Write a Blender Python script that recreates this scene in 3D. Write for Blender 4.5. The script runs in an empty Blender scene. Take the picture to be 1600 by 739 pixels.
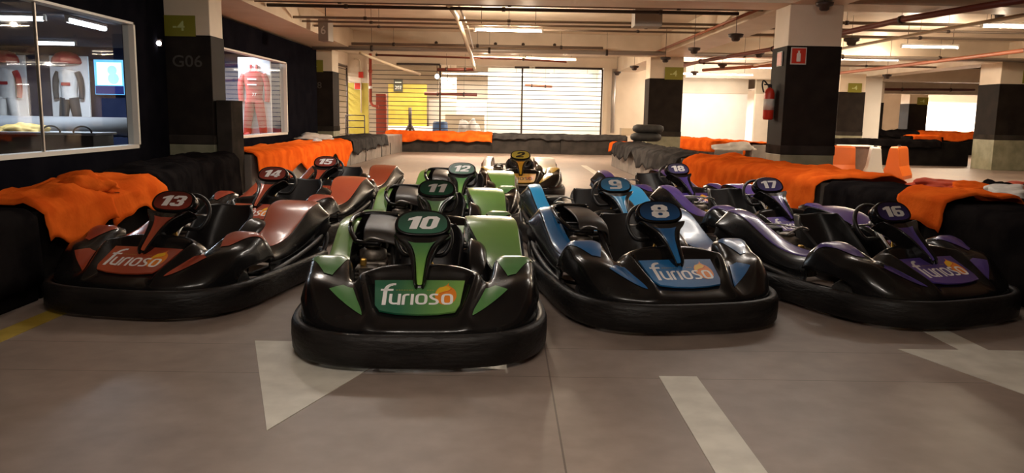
import bpy, bmesh, math, random
from mathutils import Vector, Matrix, noise
random.seed(7)
C = bpy.context.scene.collection
SC = bpy.context.scene
R = math.radians

# ------------------------------------------------------------------ camera
def camera():
    cd = bpy.data.cameras.new('camera'); cam = bpy.data.objects.new('camera', cd); C.objects.link(cam)
    cd.sensor_width = 36; cd.lens = 1250.0 / 1600 * 36; cd.clip_end = 200
    p, y, r = 0.150294, 0.010766, R(1.0)
    fwd = Vector((math.sin(y)*math.cos(p), math.cos(y)*math.cos(p), -math.sin(p)))
    right0 = Vector((math.cos(y), -math.sin(y), 0)); down0 = fwd.cross(right0)
    right = right0*math.cos(r) - down0*math.sin(r)
    down = right0*math.sin(r) + down0*math.cos(r)
    m = Matrix((right, -down, -fwd)).transposed().to_4x4()
    m.translation = (0, 0, 1.3)
    cam.matrix_world = m
    SC.camera = cam
camera()

# ------------------------------------------------------------------ view and light
SC.view_settings.view_transform = 'Standard'; SC.view_settings.look = 'None'
SC.view_settings.gamma = 1; SC.view_settings.use_curve_mapping = False
SC.view_settings.exposure = 0.0
w = bpy.data.worlds.new('world'); SC.world = w; w.use_nodes = True
w.node_tree.nodes['Background'].inputs[0].default_value = (1.0, 0.82, 0.62, 1)
w.node_tree.nodes['Background'].inputs[1].default_value = 0.12
WARM = (1.0, 0.80, 0.58); NEUT = (1.0, 0.90, 0.80)
def area(name, loc, sx, sy, power, col=WARM, rot=(0, 0, 0)):
    l = bpy.data.lights.new(name, 'AREA'); l.shape = 'RECTANGLE'; l.size = sx; l.size_y = sy
    l.energy = power; l.color = col
    o = bpy.data.objects.new(name, l); C.objects.link(o); o.location = loc; o.rotation_euler = rot
    return o
def tube_area(name, loc, sx, sy, power, col=WARM):
    area(name+'_down', loc, sx, sy, power*.6, col)
    for k in (-1, 1):
        l = bpy.data.lights.new(name+'_glow', 'POINT'); l.energy = power*.62; l.color = col; l.shadow_soft_size = .05
        o = bpy.data.objects.new(name+'_glow', l); C.objects.link(o); o.location = (loc[0]+k*sx*.28, loc[1], loc[2]+.03)
tube_area('tube_camera_bay', (-0.2, 1.5, 2.92), 2.4, .12, 62, NEUT)
tube_area('tube_front_right', (3.0, 8.6, 2.92), 2.1, .12, 42, NEUT)
tube_area('tube_front_left', (-1.6, 8.8, 2.92), 2.4, .12, 52, NEUT)
tube_area('tube_mid', (0.03, 16.7, 2.92), 1.35, .12, 300)
tube_area('tube_mid_right', (9.6, 18.6, 2.92), 1.3, .12, 130)
tube_area('tube_back', (-0.2, 24.4, 2.90), 1.5, .12, 270)
tube_area('tube_back_second', (1.35, 24.6, 2.90), 1.5, .12, 150)
tube_area('tube_back_right', (8.5, 26.8, 2.90), 1.6, .12, 240)
tube_area('tube_right', (9.1, 14.4, 2.92), 1.5, .12, 120)
tube_area('tube_right_second', (9.4, 22.0, 2.87), 2.3, .12, 130)
tube_area('tube_bay_wall', (7.6, 30.6, 2.87), 3, .12, 260, NEUT)
area('fill_far_hall_left', (18.5, 48.3, 2.6), 4, .6, 1500, NEUT)  # added fill that brightens the white far walls, no tube hangs here
area('fill_far_hall_right', (26, 48.3, 2.6), 8, .6, 2200, NEUT)  # second added fill on the far walls, also without a tube
area('tube_far_right', (16, 28, 2.92), 3, .2, 300)
area('light_over_lobby', (1.4, 33.0, 2.95), 5.0, 1.5, 230, (1, .93, .82), (R(25), 0, 0))
area('light_yellow_room', (-4.0, 34.2, 2.9), 3, 1.5, 230, WARM)
area('fill_lobby_white', (-1.9, 36.0, 2.9), 2.2, .8, 260, NEUT)  # added light without a lamp, brightens the white lobby wall
area('light_left_grille', (-7.3, 29.0, 2.8), 1, 4, 420, NEUT)
area('light_white_bay', (8.8, 34.3, 2.9), 3, 1.2, 110, (1, .92, .8), (R(15), 0, 0))
area('shop_light_a', (-7.9, 12.5, 2.58), 1.7, .12, 60, (.85, .92, 1))
area('shop_light_b', (-6.72, 13.25, 2.58), .12, 1.2, 60, (.85, .92, 1))
area('shop_light_c', (-9.4, 17.2, 2.58), .8, .12, 80, (.85, .92, 1))
area('shop_light_d', (-6.2, 17.9, 2.58), .8, .5, 80, (.85, .92, 1))

# ------------------------------------------------------------------ materials
M = {}
def mat(name, col=(.5, .5, .5), rough=.5, metal=0, coat=0, emit=None, es=1, spec=.5, sheen=0):
    m = bpy.data.materials.new(name); m.use_nodes = True; b = m.node_tree.nodes['Principled BSDF']
    b.inputs['Base Color'].default_value = (*col, 1); b.inputs['Roughness'].default_value = rough
    b.inputs['Metallic'].default_value = metal; b.inputs['Coat Weight'].default_value = coat
    b.inputs['Coat Roughness'].default_value = .12
    b.inputs['Specular IOR Level'].default_value = spec
    b.inputs['Sheen Weight'].default_value = sheen
    if emit: b.inputs['Emission Color'].default_value = (*emit, 1); b.inputs['Emission Strength'].default_value = es
    M[name] = m; return m
def nd(m, t, **k):
    n = m.node_tree.nodes.new(t)
    for a, v in k.items(): setattr(n, a, v)
    return n
def lk(m, a, b): m.node_tree.links.new(a, b)
def noisy(m, c1, c2, scale=6, detail=5, bump=0, bscale=None, lo=.35, hi=.65, rr=None, stretch=None, coord='Object'):
    b = m.node_tree.nodes['Principled BSDF']
    tc = nd(m, 'ShaderNodeTexCoord'); mp = nd(m, 'ShaderNodeMapping'); lk(m, tc.outputs[coord], mp.inputs[0])
    if stretch: mp.inputs['Scale'].default_value = stretch
    n = nd(m, 'ShaderNodeTexNoise'); n.inputs['Scale'].default_value = scale; n.inputs['Detail'].default_value = detail
    lk(m, mp.outputs[0], n.inputs['Vector'])
    cr = nd(m, 'ShaderNodeValToRGB'); e = cr.color_ramp.elements
    e[0].position = lo; e[1].position = hi; e[0].color = (*c1, 1); e[1].color = (*c2, 1)
    lk(m, n.outputs[0], cr.inputs[0]); lk(m, cr.outputs[0], b.inputs['Base Color'])
    if rr:
        mr = nd(m, 'ShaderNodeMapRange'); mr.inputs[3].default_value = rr[0]; mr.inputs[4].default_value = rr[1]
        lk(m, n.outputs[0], mr.inputs[0]); lk(m, mr.outputs[0], b.inputs['Roughness'])
    if bump:
        n2 = nd(m, 'ShaderNodeTexNoise'); n2.inputs['Scale'].default_value = bscale or scale*4; n2.inputs['Detail'].default_value = 6
        lk(m, mp.outputs[0], n2.inputs['Vector'])
        bp = nd(m, 'ShaderNodeBump'); bp.inputs['Strength'].default_value = bump; bp.inputs['Distance'].default_value = .01
        lk(m, n2.outputs[0], bp.inputs['Height']); lk(m, bp.outputs[0], b.inputs['Normal'])
    return m
noisy(mat('gloss_black', (.012, .011, .012), .28, coat=.3, spec=.2), (.005, .0045, .005), (.011, .010, .010), 5, rr=(.16, .34))
noisy(mat('bumper_rubber', (.02, .018, .018), .5, spec=.28), (.006, .0055, .0055), (.022, .019, .018), 3, 8, bump=.6, bscale=14, rr=(.33, .62), stretch=(1, 1, 4))
noisy(mat('rail_plastic'), (.025, .022, .022), (.055, .05, .047), 6, rr=(.3, .5))
noisy(mat('worn_plastic'), (.030, .025, .023), (.055, .047, .042), 8, rr=(.35, .5))
noisy(mat('tyre'), (.012, .012, .012), (.03, .028, .026), 9, bump=.3, rr=(.6, .85))
mat('matt_black', (.010, .009, .010), .6)
mat('seat_black', (.014, .013, .014), .42)
mat('steel', (.45, .44, .43), .35, .9); mat('chrome', (.7, .69, .66), .15, 1); mat('brass', (.55, .33, .07), .35, .8)
mat('gold_paint', (.75, .45, .05), .45); mat('orange_paint', (.75, .12, .02), .4)
noisy(mat('engine_metal', metal=.7), (.10, .085, .07), (.30, .26, .22), 20, rr=(.35, .6))
mat('number_white', (.90, .88, .87), .45); mat('logo_white', (.92, .90, .90), .4)
mat('logo_black', (.015, .013, .012), .4)
mat('flame_yellow', (.85, .50, .02), .4); mat('flame_orange', (.85, .25, .02), .4); mat('flame_red', (.70, .10, .015), .4)
mat('caption', (.45, .32, .06), .5)
# graphics film: colour runs across the sheet, as printed
def film(name, ca, cb, axis=0, a=0., b=1., rough=.28, coat=.4, coord='Object'):
    m = mat(name, ca, rough, coat=coat); bs = m.node_tree.nodes['Principled BSDF']
    tc = nd(m, 'ShaderNodeTexCoord'); s = nd(m, 'ShaderNodeSeparateXYZ'); lk(m, tc.outputs[coord], s.inputs[0])
    mr = nd(m, 'ShaderNodeMapRange'); mr.inputs[1].default_value = a; mr.inputs[2].default_value = b
    lk(m, s.outputs[axis], mr.inputs[0])
    n = nd(m, 'ShaderNodeTexNoise'); n.inputs['Scale'].default_value = 4
    lk(m, tc.outputs[coord], n.inputs['Vector'])
    ad = nd(m, 'ShaderNodeMath', operation='MULTIPLY_ADD'); ad.inputs[1].default_value = .35; ad.inputs[2].default_value = -.17
    lk(m, n.outputs[0], ad.inputs[0])
    a2 = nd(m, 'ShaderNodeMath', operation='ADD'); lk(m, ad.outputs[0], a2.inputs[0]); lk(m, mr.outputs[0], a2.inputs[1])
    cr = nd(m, 'ShaderNodeValToRGB'); e = cr.color_ramp.elements
    e[0].color = (*ca, 1); e[1].color = (*cb, 1); lk(m, a2.outputs[0], cr.inputs[0]); lk(m, cr.outputs[0], bs.inputs['Base Color'])
    return m
COL = {  # team colours: (light, dark, plate a, plate b)
    'green': ((.25, .50, .09), (.012, .13, .07)),
    'blue': ((.02, .19, .48), (.010, .10, .30)),
    'skyblue': ((.02, .42, .85), (.02, .30, .66)),
    'red': ((.50, .095, .035), (.30, .035, .020)),
    'purple': ((.10, .06, .32), (.05, .035, .20)),
    'yellow': ((.80, .48, .02), (.80, .36, .015)),
}
for k, (a, b) in COL.items():
    film(k+'_pod', a, tuple(x*.7+y*.3 for x, y in zip(b, a)), 1, 1.8, .85)
    film(k+'_plate', b, a, 0, -.12, .34) if k == 'green' else film(k+'_plate', a, b, 0, -.25, .3)
    film(k+'_trunk', a, b, 2, .40, .62)
    film(k+'_number', b, tuple(x*.25 for x in b) if k in ('blue', 'purple') else tuple(x*.35 for x in b), 2, .60, .72, rough=.42, coat=.08)
film('yellow_pod2', (.80, .78, .72), (.78, .52, .06), 1, 1.5, 1.0); M['yellow_pod'] = M['yellow_pod2']; film('yellow_number2', (.72, .55, .06), (.62, .50, .10), 2, .6, .72); M['yellow_number'] = M['yellow_number2']
mat('silver_film', (.62, .62, .60), .25, .2, coat=.5)

noisy(mat('concrete_cream'), (.64, .54, .41), (.74, .64, .51), 1.5, 6, bump=.15, bscale=30)
noisy(mat('plaster_cream'), (.62, .52, .40), (.70, .60, .47), 1.2, 5)
noisy(mat('plaster_white'), (.80, .76, .68), (.86, .82, .75), 1.2, 5)
noisy(mat('plaster_beige'), (.42, .34, .24), (.50, .41, .29), 1.2, 5)
noisy(mat('wall_black'), (.006, .006, .009), (.010, .0095, .013), 3)
noisy(mat('shop_navy'), (.025, .035, .085), (.035, .045, .10), 3)
mat('shop_ceiling', (.10, .10, .12), .8)
noisy(mat('pillar_black'), (.012, .009, .008), (.022, .017, .014), 3, 6, rr=(.55, .75))
noisy(mat('pillar_band'), (.028, .024, .021), (.045, .038, .033), 4)
noisy(mat('pillar_base'), (.20, .20, .13), (.30, .29, .20), 4)
mat('sign_green', (.20, .19, .015), .5); mat('sign_mark', (.45, .50, .22), .5); mat('faint_paint', (.055, .048, .04), .6)
mat('red_paint', (.55, .035, .015), .4); mat('white_paint', (.8, .78, .74), .45); mat('label_paper', (.62, .60, .55), .6)
mat('red_pipe', (.15, .03, .018), .5); mat('orange_pipe', (.32, .10, .045), .5); mat('dull_red', (.30, .045, .022), .5)
mat('grey_pipe', (.22, .17, .13), .5, .2); mat('galvanised', (.42, .38, .34), .42, .5); mat('cream_pipe', (.60, .50, .36), .5)
mat('dark_metal', (.05, .035, .03), .5, .3); mat('grey_box', (.25, .22, .19), .5)
mat('tube_glow', (1, 1, 1), .3, emit=(1, .93, .82), es=7); mat('shop_glow', (1, 1, 1), .3, emit=(.92, .97, 1), es=9)
mat('lamp_glow', (1, 1, 1), .3, emit=(1, .95, .88), es=12)
noisy(mat('yellow_paint'), (.42, .33, .04), (.50, .40, .06), 2); mat('blue_plastic', (.05, .12, .28), .4)
mat('ochre_wall', (.42, .33, .06), .7); mat('dark_sign', (.04, .045, .03), .5)
noisy(mat('block_grey'), (.15, .13, .115), (.24, .21, .185), 3, 6, bump=.3, bscale=25)
noisy(mat('block_dark'), (.028, .025, .024), (.05, .044, .04), 3, 6, bump=.2, bscale=25)
noisy(mat('conveyor_black'), (.007, .006, .006), (.014, .012, .011), 3)
mat('barrier_orange', (.75, .15, .015), .4); mat('barrier_white', (.78, .74, .68), .45)
def cloth(name, a, b, sheen=.2):
    m = mat(name, a, .85); noisy(m, a, b, 4, 5, bump=.35, bscale=30, lo=.4, hi=.6); return m
cloth('cloth_orange', (.68, .10, .012), (.82, .145, .018)); cloth('cloth_black', (.007, .006, .0065), (.014, .012, .012), .05)
cloth('cloth_grey', (.035, .033, .034), (.06, .057, .057), .1); cloth('cloth_red', (.45, .05, .02), (.6, .08, .03))
cloth('cloth_white', (.55, .52, .48), (.68, .65, .6)); cloth('cloth_olive', (.04, .045, .02), (.08, .08, .04))
cloth('cloth_yellow', (.40, .28, .08), (.55, .40, .14)); cloth('suit_red', (.38, .03, .03), (.48, .05, .045)); cloth('suit_dark', (.03, .03, .035), (.05, .05, .055))
cloth('suit_white', (.72, .72, .72), (.85, .85, .85))
mat('display_white', (.80, .82, .85), .6); mat('couch_grey', (.22, .23, .25), .6)
mat('tv_blue', (.1, .3, .5), .3, emit=(.12, .45, .80), es=1.6); mat('tv_light', (.6, .8, .9), .3, emit=(.55, .85, 1.0), es=2.2); mat('tv_figure', (.3, .5, .6), .3, emit=(.30, .55, .72), es=1.7); mat('tv_dark', (.01, .01, .05), .3, emit=(.01, .02, .15), es=1)
g = mat('window_glass', (.9, .95, 1), .02); gb = g.node_tree
for n in list(gb.nodes): gb.nodes.remove(n)
o_ = nd(g, 'ShaderNodeOutputMaterial'); mx = nd(g, 'ShaderNodeMixShader'); tr = nd(g, 'ShaderNodeBsdfTransparent'); gl = nd(g, 'ShaderNodeBsdfGlossy')
fr = nd(g, 'ShaderNodeFresnel'); fr.inputs[0].default_value = 1.28; gl.inputs['Roughness'].default_value = .02
tr.inputs[0].default_value = (.9, .93, .95, 1)
gm = nd(g, 'ShaderNodeNewGeometry'); sb = nd(g, 'ShaderNodeMath', operation='SUBTRACT'); sb.inputs[0].default_value = 1; lk(g, gm.outputs['Backfacing'], sb.inputs[1])
ml = nd(g, 'ShaderNodeMath', operation='MULTIPLY'); lk(g, sb.outputs[0], ml.inputs[0]); lk(g, fr.outputs[0], ml.inputs[1]); lk(g, ml.outputs[0], mx.inputs[0]); lk(g, tr.outputs[0], mx.inputs[1]); lk(g, gl.outputs[0], mx.inputs[2]); lk(g, mx.outputs[0], o_.inputs[0])

for k_ in ('wall_black', 'shop_navy', 'pillar_black', 'pillar_band', 'cloth_black', 'cloth_grey', 'conveyor_black', 'block_dark', 'shop_ceiling', 'cloth_orange'):
    b_ = M[k_].node_tree.nodes['Principled BSDF']; b_.inputs['Specular IOR Level'].default_value = 0 if k_ != 'pillar_black' else .1; b_.inputs['Roughness'].default_value = .9; b_.inputs['Sheen Weight'].default_value = 0
# floor: sealed concrete with saw-cut joints
fm = mat('floor_concrete', rough=.4, spec=.3); b = fm.node_tree.nodes['Principled BSDF']
tc = nd(fm, 'ShaderNodeTexCoord'); n1 = nd(fm, 'ShaderNodeTexNoise'); n1.inputs['Scale'].default_value = .55; n1.inputs['Detail'].default_value = 9; n1.inputs['Roughness'].default_value = .62
n2 = nd(fm, 'ShaderNodeTexNoise'); n2.inputs['Scale'].default_value = 7; n2.inputs['Detail'].default_value = 8
lk(fm, tc.outputs['Object'], n1.inputs['Vector']); lk(fm, tc.outputs['Object'], n2.inputs['Vector'])
cr = nd(fm, 'ShaderNodeValToRGB'); e = cr.color_ramp.elements; e[0].position = .32; e[1].position = .68
e[0].color = (.215, .165, .14, 1); e[1].color = (.36, .285, .24, 1); lk(fm, n1.outputs[0], cr.inputs[0])
c2 = nd(fm, 'ShaderNodeValToRGB'); e = c2.color_ramp.elements; e[0].position = .3; e[1].position = .7; e[0].color = (.8, .8, .8, 1); e[1].color = (1, 1, 1, 1); lk(fm, n2.outputs[0], c2.inputs[0])
mul = nd(fm, 'ShaderNodeMix', data_type='RGBA', blend_type='MULTIPLY'); mul.inputs[0].default_value = 1
lk(fm, cr.outputs[0], mul.inputs[6]); lk(fm, c2.outputs[0], mul.inputs[7])
sp = nd(fm, 'ShaderNodeSeparateXYZ'); lk(fm, tc.outputs['Object'], sp.inputs[0])
def joint(out, pos, wid, prev):
    a = nd(fm, 'ShaderNodeMath', operation='SUBTRACT'); a.inputs[1].default_value = pos; lk(fm, out, a.inputs[0])
    d = nd(fm, 'ShaderNodeMath', operation='ABSOLUTE'); lk(fm, a.outputs[0], d.inputs[0])
    l = nd(fm, 'ShaderNodeMath', operation='LESS_THAN'); l.inputs[1].default_value = wid; lk(fm, d.outputs[0], l.inputs[0])
    if prev is None: return l.outputs[0]
    m_ = nd(fm, 'ShaderNodeMath', operation='MAXIMUM'); lk(fm, l.outputs[0], m_.inputs[0]); lk(fm, prev, m_.inputs[1]); return m_.outputs[0]
j = joint(sp.outputs[0], .245, .004, None)
for p in (5.2, -5.2, 10.2): j = joint(sp.outputs[0], p, .006, j)
for p in (3.88, 4.38, 12.4, 22.3): j = joint(sp.outputs[1], p, .003, j)
jm = nd(fm, 'ShaderNodeMath', operation='MULTIPLY'); jm.inputs[1].default_value = .65; lk(fm, j, jm.inputs[0])
mj = nd(fm, 'ShaderNodeMix', data_type='RGBA'); lk(fm, jm.outputs[0], mj.inputs[0]); lk(fm, mul.outputs[2], mj.inputs[6]); mj.inputs[7].default_value = (.05, .035, .028, 1)
lk(fm, mj.outputs[2], b.inputs['Base Color'])
mr = nd(fm, 'ShaderNodeMapRange'); mr.inputs[3].default_value = .30; mr.inputs[4].default_value = .55; lk(fm, n1.outputs[0], mr.inputs[0]); lk(fm, mr.outputs[0], b.inputs['Roughness'])
noisy(mat('floor_paint'), (.52, .49, .42), (.66, .63, .55), 6, 8, rr=(.4, .6)); noisy(mat('floor_yellow'), (.36, .25, .03), (.48, .34, .06), 6, 8)

# ------------------------------------------------------------------ helpers
def link(name, me, m, parent=None, smooth=False):
    o = bpy.data.objects.new(name, me); C.objects.link(o)
    if m is not None:
        mm = m if isinstance(m, (list, tuple)) else [m]
        if not me.materials:
            for x in mm: me.materials.append(M[x])
    if smooth:
        for p in me.polygons: p.use_smooth = True
    if parent: o.parent = parent
    return o
def tomesh(bm, name='mesh', smooth=False):
    me = bpy.data.meshes.new(name); bm.normal_update(); bm.to_mesh(me); bm.free()
    if smooth:
        for p in me.polygons: p.use_smooth = True
    return me
def obj(name, bm, m, parent=None, smooth=False): return link(name, tomesh(bm, name, smooth), m, parent)
def tag(o, label=None, cat=None, group=None, kind=None):
    if label: o['label'] = label
    if cat: o['category'] = cat
    if group: o['group'] = group
    if kind: o['kind'] = kind
    return o
def thing(name, label, cat, loc=(0, 0, 0), rz=0, group=None):
    o = bpy.data.objects.new(name, None); C.objects.link(o); o.location = loc; o.rotation_euler = (0, 0, rz)
    o.empty_display_size = .1
    return tag(o, label, cat, group)
def NB(): return bmesh.new()
def box(bm, x0, x1, y0, y1, z0, z1, bev=0, mi=0):
    r = bmesh.ops.create_cube(bm, size=1); vs = r['verts']
    for v in vs: v.co = Vector(((x0+x1)/2+v.co.x*(x1-x0), (y0+y1)/2+v.co.y*(y1-y0), (z0+z1)/2+v.co.z*(z1-z0)))
    fs = set(f for v in vs for f in v.link_faces)
    for f in fs: f.material_index = mi
    if bev:
        es = list(set(e for v in vs for e in v.link_edges)); bmesh.ops.bevel(bm, geom=es, offset=bev, segments=2, affect='EDGES', profile=.5)
    return vs
def tube(bm, pts, r, n=10, caps=True, closed=False, mi=0):
    pts = [Vector(p) for p in pts]; rings = []; N = len(pts); rr = r if isinstance(r, (list, tuple)) else [r]*N
    up = None
    for i, p in enumerate(pts):
        if closed: t = (pts[(i+1) % N]-pts[i-1]).normalized()
        else: t = (pts[min(i+1, N-1)]-pts[max(i-1, 0)]).normalized()
        if up is None: up = Vector((0, 0, 1)) if abs(t.z) < .9 else Vector((1, 0, 0))
        a = t.cross(up).normalized(); b_ = a.cross(t).normalized(); up = b_
        rings.append([bm.verts.new(p+(a*math.cos(2*math.pi*k/n)+b_*math.sin(2*math.pi*k/n))*rr[i]) for k in range(n)])
    for i in range(N if closed else N-1):
        A, B = rings[i], rings[(i+1) % N]
        for k in range(n):
            f = bm.faces.new((A[k], A[(k+1) % n], B[(k+1) % n], B[k])); f.material_index = mi; f.smooth = True
    if caps and not closed:
        bm.faces.new(rings[0][::-1]).material_index = mi; bm.faces.new(rings[-1]).material_index = mi
def lathe(bm, prof, n=24, center=(0, 0, 0), axis='Z', mi=0):
    c = Vector(center); rings = []
    for (r, z) in prof:
        ring = []
        for k in range(n):
            a = 2*math.pi*k/n; x, y = r*math.cos(a), r*math.sin(a)
            v = {'Z': (x, y, z), 'X': (z, x, y), 'Y': (x, z, y)}[axis]
            ring.append(bm.verts.new(c+Vector(v)))
        rings.append(ring)
    for A, B in zip(rings, rings[1:]):
        for k in range(n):
            f = bm.faces.new((A[k], A[(k+1) % n], B[(k+1) % n], B[k])); f.smooth = True; f.material_index = mi
    bm.faces.new(rings[0][::-1]).material_index = mi; bm.faces.new(rings[-1]).material_index = mi
def prism(bm, outline, fn, thick, mi=0):
    """outline of 2D points mapped by fn(u,v)->(point, normal), given a thickness along the normal"""
    top = [];bot = []
    for u, v in outline:
        p, n = fn(u, v); top.append(bm.verts.new(p+n*thick)); bot.append(bm.verts.new(p))
    f = bm.faces.new(top); f.material_index = mi; g_ = bm.faces.new(bot[::-1]); g_.material_index = mi
    N = len(top)
    for i in range(N):
        q = bm.faces.new((bot[i], bot[(i+1) % N], top[(i+1) % N], top[i])); q.material_index = mi
def cr1(a, b, c, d, t):
    return .5*((2*b)+(c-a)*t+(2*a-5*b+4*c-d)*t*t+(3*b-a-3*c+d)*t*t*t)
def spline(pts, n=6, closed=False):
    P = [Vector(p) for p in pts]; N = len(P); out = []
    rng = N if closed else N-1
    for i in range(rng):
        if closed: a, b_, c, d = P[i-1], P[i], P[(i+1) % N], P[(i+2) % N]
        else: a, b_, c, d = P[max(i-1, 0)], P[i], P[i+1], P[min(i+2, N-1)]
        for k in range(n): out.append(cr1(a, b_, c, d, k/n))
    if not closed: out.append(P[-1])
    return out
class Surf:
    def __init__(s, rows): s.P = [[Vector(p) for p in r] for r in rows]; s.nv = len(rows); s.nu = len(rows[0])
    def _pt(s, j, i):
        j2 = min(max(j, 0), s.nv-1); i2 = min(max(i, 0), s.nu-1); return s.P[j2][i2]
    def ev(s, u, v):
        i = min(int(u), s.nu-2) if u > 0 else 0; j_ = min(int(v), s.nv-2) if v > 0 else 0
        fu, fv = u-i, v-j_
        q = [cr1(*[s._pt(j_+dj, i+di) for di in (-1, 0, 1, 2)], fu) for dj in (-1, 0, 1, 2)]
        return cr1(*q, fv)
    def nrm(s, u, v):
        h = .03; u0, u1 = max(u-h, 0), min(u+h, s.nu-1); v0, v1 = max(v-h, 0), min(v+h, s.nv-1)
        n = (s.ev(u1, v)-s.ev(u0, v)).cross(s.ev(u, v1)-s.ev(u, v0)); return n.normalized()
    def grid(s, bm, n=4, sub=None, off=0, flip=False):
        u0, u1, v0, v1 = sub or (0, s.nu-1, 0, s.nv-1)
        a = max(2, int((u1-u0)*n+.5)); b_ = max(2, int((v1-v0)*n+.5)); V = []
        for jj in range(b_+1):
            row = []
            for ii in range(a+1):
                u = u0+(u1-u0)*ii/a; v = v0+(v1-v0)*jj/b_; p = s.ev(u, v)
                if off: p = p+s.nrm(u, v)*off*(-1 if flip else 1)
                row.append(bm.verts.new(p))
            V.append(row)
        for jj in range(b_):
            for ii in range(a):
                q = (V[jj][ii], V[jj][ii+1], V[jj+1][ii+1], V[jj+1][ii]); f = bm.faces.new(q[::-1] if flip else q); f.smooth = True
    def shell(s, n=4, th=.006, flip=False):
        bm = NB(); s.grid(bm, n, flip=flip); bmesh.ops.recalc_face_normals
        bm.normal_update()
        bmesh.ops.solidify(bm, geom=bm.faces[:], thickness=th)
        return bm
    def patch(s, corners, n=10, off=.003, flip=False, curve=None):
        """film patch between four uv corners (a,b,c,d)"""
        bm = NB(); a, b_, c, d = [Vector(x) for x in corners]; V = []
        for jj in range(n+1):
            t = jj/n; row = []
            for ii in range(n+1):
                q = ii/n; w_ = (a*(1-q)+b_*q)*(1-t)+(d*(1-q)+c*q)*t
                p = s.ev(w_.x, w_.y)+s.nrm(w_.x, w_.y)*off*(-1 if flip else 1); row.append(bm.verts.new(p))
            V.append(row)
        for jj in range(n):
            for ii in range(n):
                q = (V[jj][ii], V[jj][ii+1], V[jj+1][ii+1], V[jj+1][ii])
                try: f = bm.faces.new(q[::-1] if flip else q); f.smooth = True
                except ValueError: pass
        bm.normal_update(); bmesh.ops.remove_doubles(bm, verts=bm.verts[:], dist=1e-5); return bm
def text_bm(s, size=1, shear=0, bold=.0, sx=1, fn=None, thick=.001, space=1):
    cu = bpy.data.curves.new('txt', 'FONT'); cu.body = s; cu.size = size; cu.shear = shear; cu.offset = bold*size
    cu.align_x = 'CENTER'; cu.align_y = 'CENTER'; cu.space_character = space; cu.resolution_u = 3
    cu.extrude = 0
    o = bpy.data.objects.new('txt', cu); C.objects.link(o)
    dg = bpy.context.evaluated_depsgraph_get(); me = bpy.data.meshes.new_from_object(o.evaluated_get(dg))
    bpy.data.objects.remove(o); bm = NB(); bm.from_mesh(me); bpy.data.meshes.remove(me)
    xs = [v.co.x for v in bm.verts]; ys = [v.co.y for v in bm.verts]; cx, cy = (min(xs)+max(xs))/2, (min(ys)+max(ys))/2
    for v in bm.verts:
        p, n = fn((v.co.x-cx)*sx, v.co.y-cy); v.co = p+n*thick
    return bm
def plane_fn(o, ux, uy):
    o, ux, uy = Vector(o), Vector(ux).normalized(), Vector(uy).normalized(); n = ux.cross(uy)
    return lambda u, v: (o+ux*u+uy*v, n)
def ribbon(bm, pts, width, fn, off=.001, mi=0, n=5, smooth=True):
    P = spline([(*p, 0) for p in pts], n) if smooth and len(pts) > 2 else [Vector((*p, 0)) for p in pts]
    prev = None
    for i, p in enumerate(P):
        t = (P[min(i+1, len(P)-1)]-P[max(i-1, 0)]).normalized(); s_ = Vector((-t.y, t.x, 0))*width/2
        a, na = fn((p+s_).x, (p+s_).y); b_, nb = fn((p-s_).x, (p-s_).y)
        va, vb = bm.verts.new(a+na*off), bm.verts.new(b_+nb*off)
        if prev: f = bm.faces.new((prev[0], prev[1], vb, va)); f.material_index = mi
        prev = (va, vb)
def poly(bm, pts, fn, off=.001, mi=0):
    vs = [bm.verts.new(fn(u, v)[0]+fn(u, v)[1]*off) for u, v in pts]; f = bm.faces.new(vs); f.material_index = mi

# ------------------------------------------------------------------ setting
def struct(name, bm, m, parent=None):
    o = obj(name, bm, m, parent)
    if not parent: o['kind'] = 'structure'
    return o
bm = NB(); box(bm, -14, 34, -4, 62, -.12, 0); struct('floor', bm, 'floor_concrete')
bm = NB(); box(bm, -14, 34, -4, 62, 3.5, 3.7)

struct('ceiling', bm, 'concrete_cream')
def sbox(name, *a, m='plaster_cream', bev=0):
    bm = NB(); box(bm, *a, bev); return struct(name, bm, m)
sbox('wall_near', -14, 34, -4.2, -4, 0, 3.6)
sbox('wall_right', 34, 34.2, -4, 62, 0, 3.6); sbox('wall_far', -14, 34, 62, 62.2, 0, 3.6, m='plaster_white')
# left wall with two shop windows
bm = NB(); XW = -5.1
w1 = (7.3, 11.28, .76, 2.46); w2 = (13.6, 18.95, .77, 2.42)
def wseg(y0, y1, z0, z1): box(bm, XW-.16, XW, y0, y1, z0, z1)
wseg(-4, w1[0], 0, 2.95); wseg(w1[0], w1[1], 0, w1[2]); wseg(w1[0], w1[1], w1[3], 2.95)
wseg(w1[1], w2[0], 0, 2.95); wseg(w2[0], w2[1], 0, w2[2]); wseg(w2[0], w2[1], w2[3], 2.95); wseg(w2[1], 22.0, 0, 2.95)
struct('wall_left', bm, 'wall_black')
def window(name, y0, y1, z0, z1, mull):
    f = NB(); t = .05
    box(f, XW-.13, XW+.02, y0, y1, z0, z0+t); box(f, XW-.13, XW+.02, y0, y1, z1-t*.6, z1)
    box(f, XW-.13, XW+.02, y0, y0+t, z0, z1); box(f, XW-.13, XW+.02, y1-t, y1, z0, z1)
    o = struct(name, f, 'barrier_white')
    for ym in mull:
        q = NB(); box(q, XW-.07, XW-.04, ym-.012, ym+.012, z0+t, z1-t*.6); obj('mullion', q, 'galvanised', o)
    q = NB(); box(q, XW-.06, XW-.052, y0+t, y1-t, z0+t, z1-t*.6); obj('glass_pane', q, 'window_glass', o)
window('window_1', *w1, (9.03,)); window('window_2', *w2, ())
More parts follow.
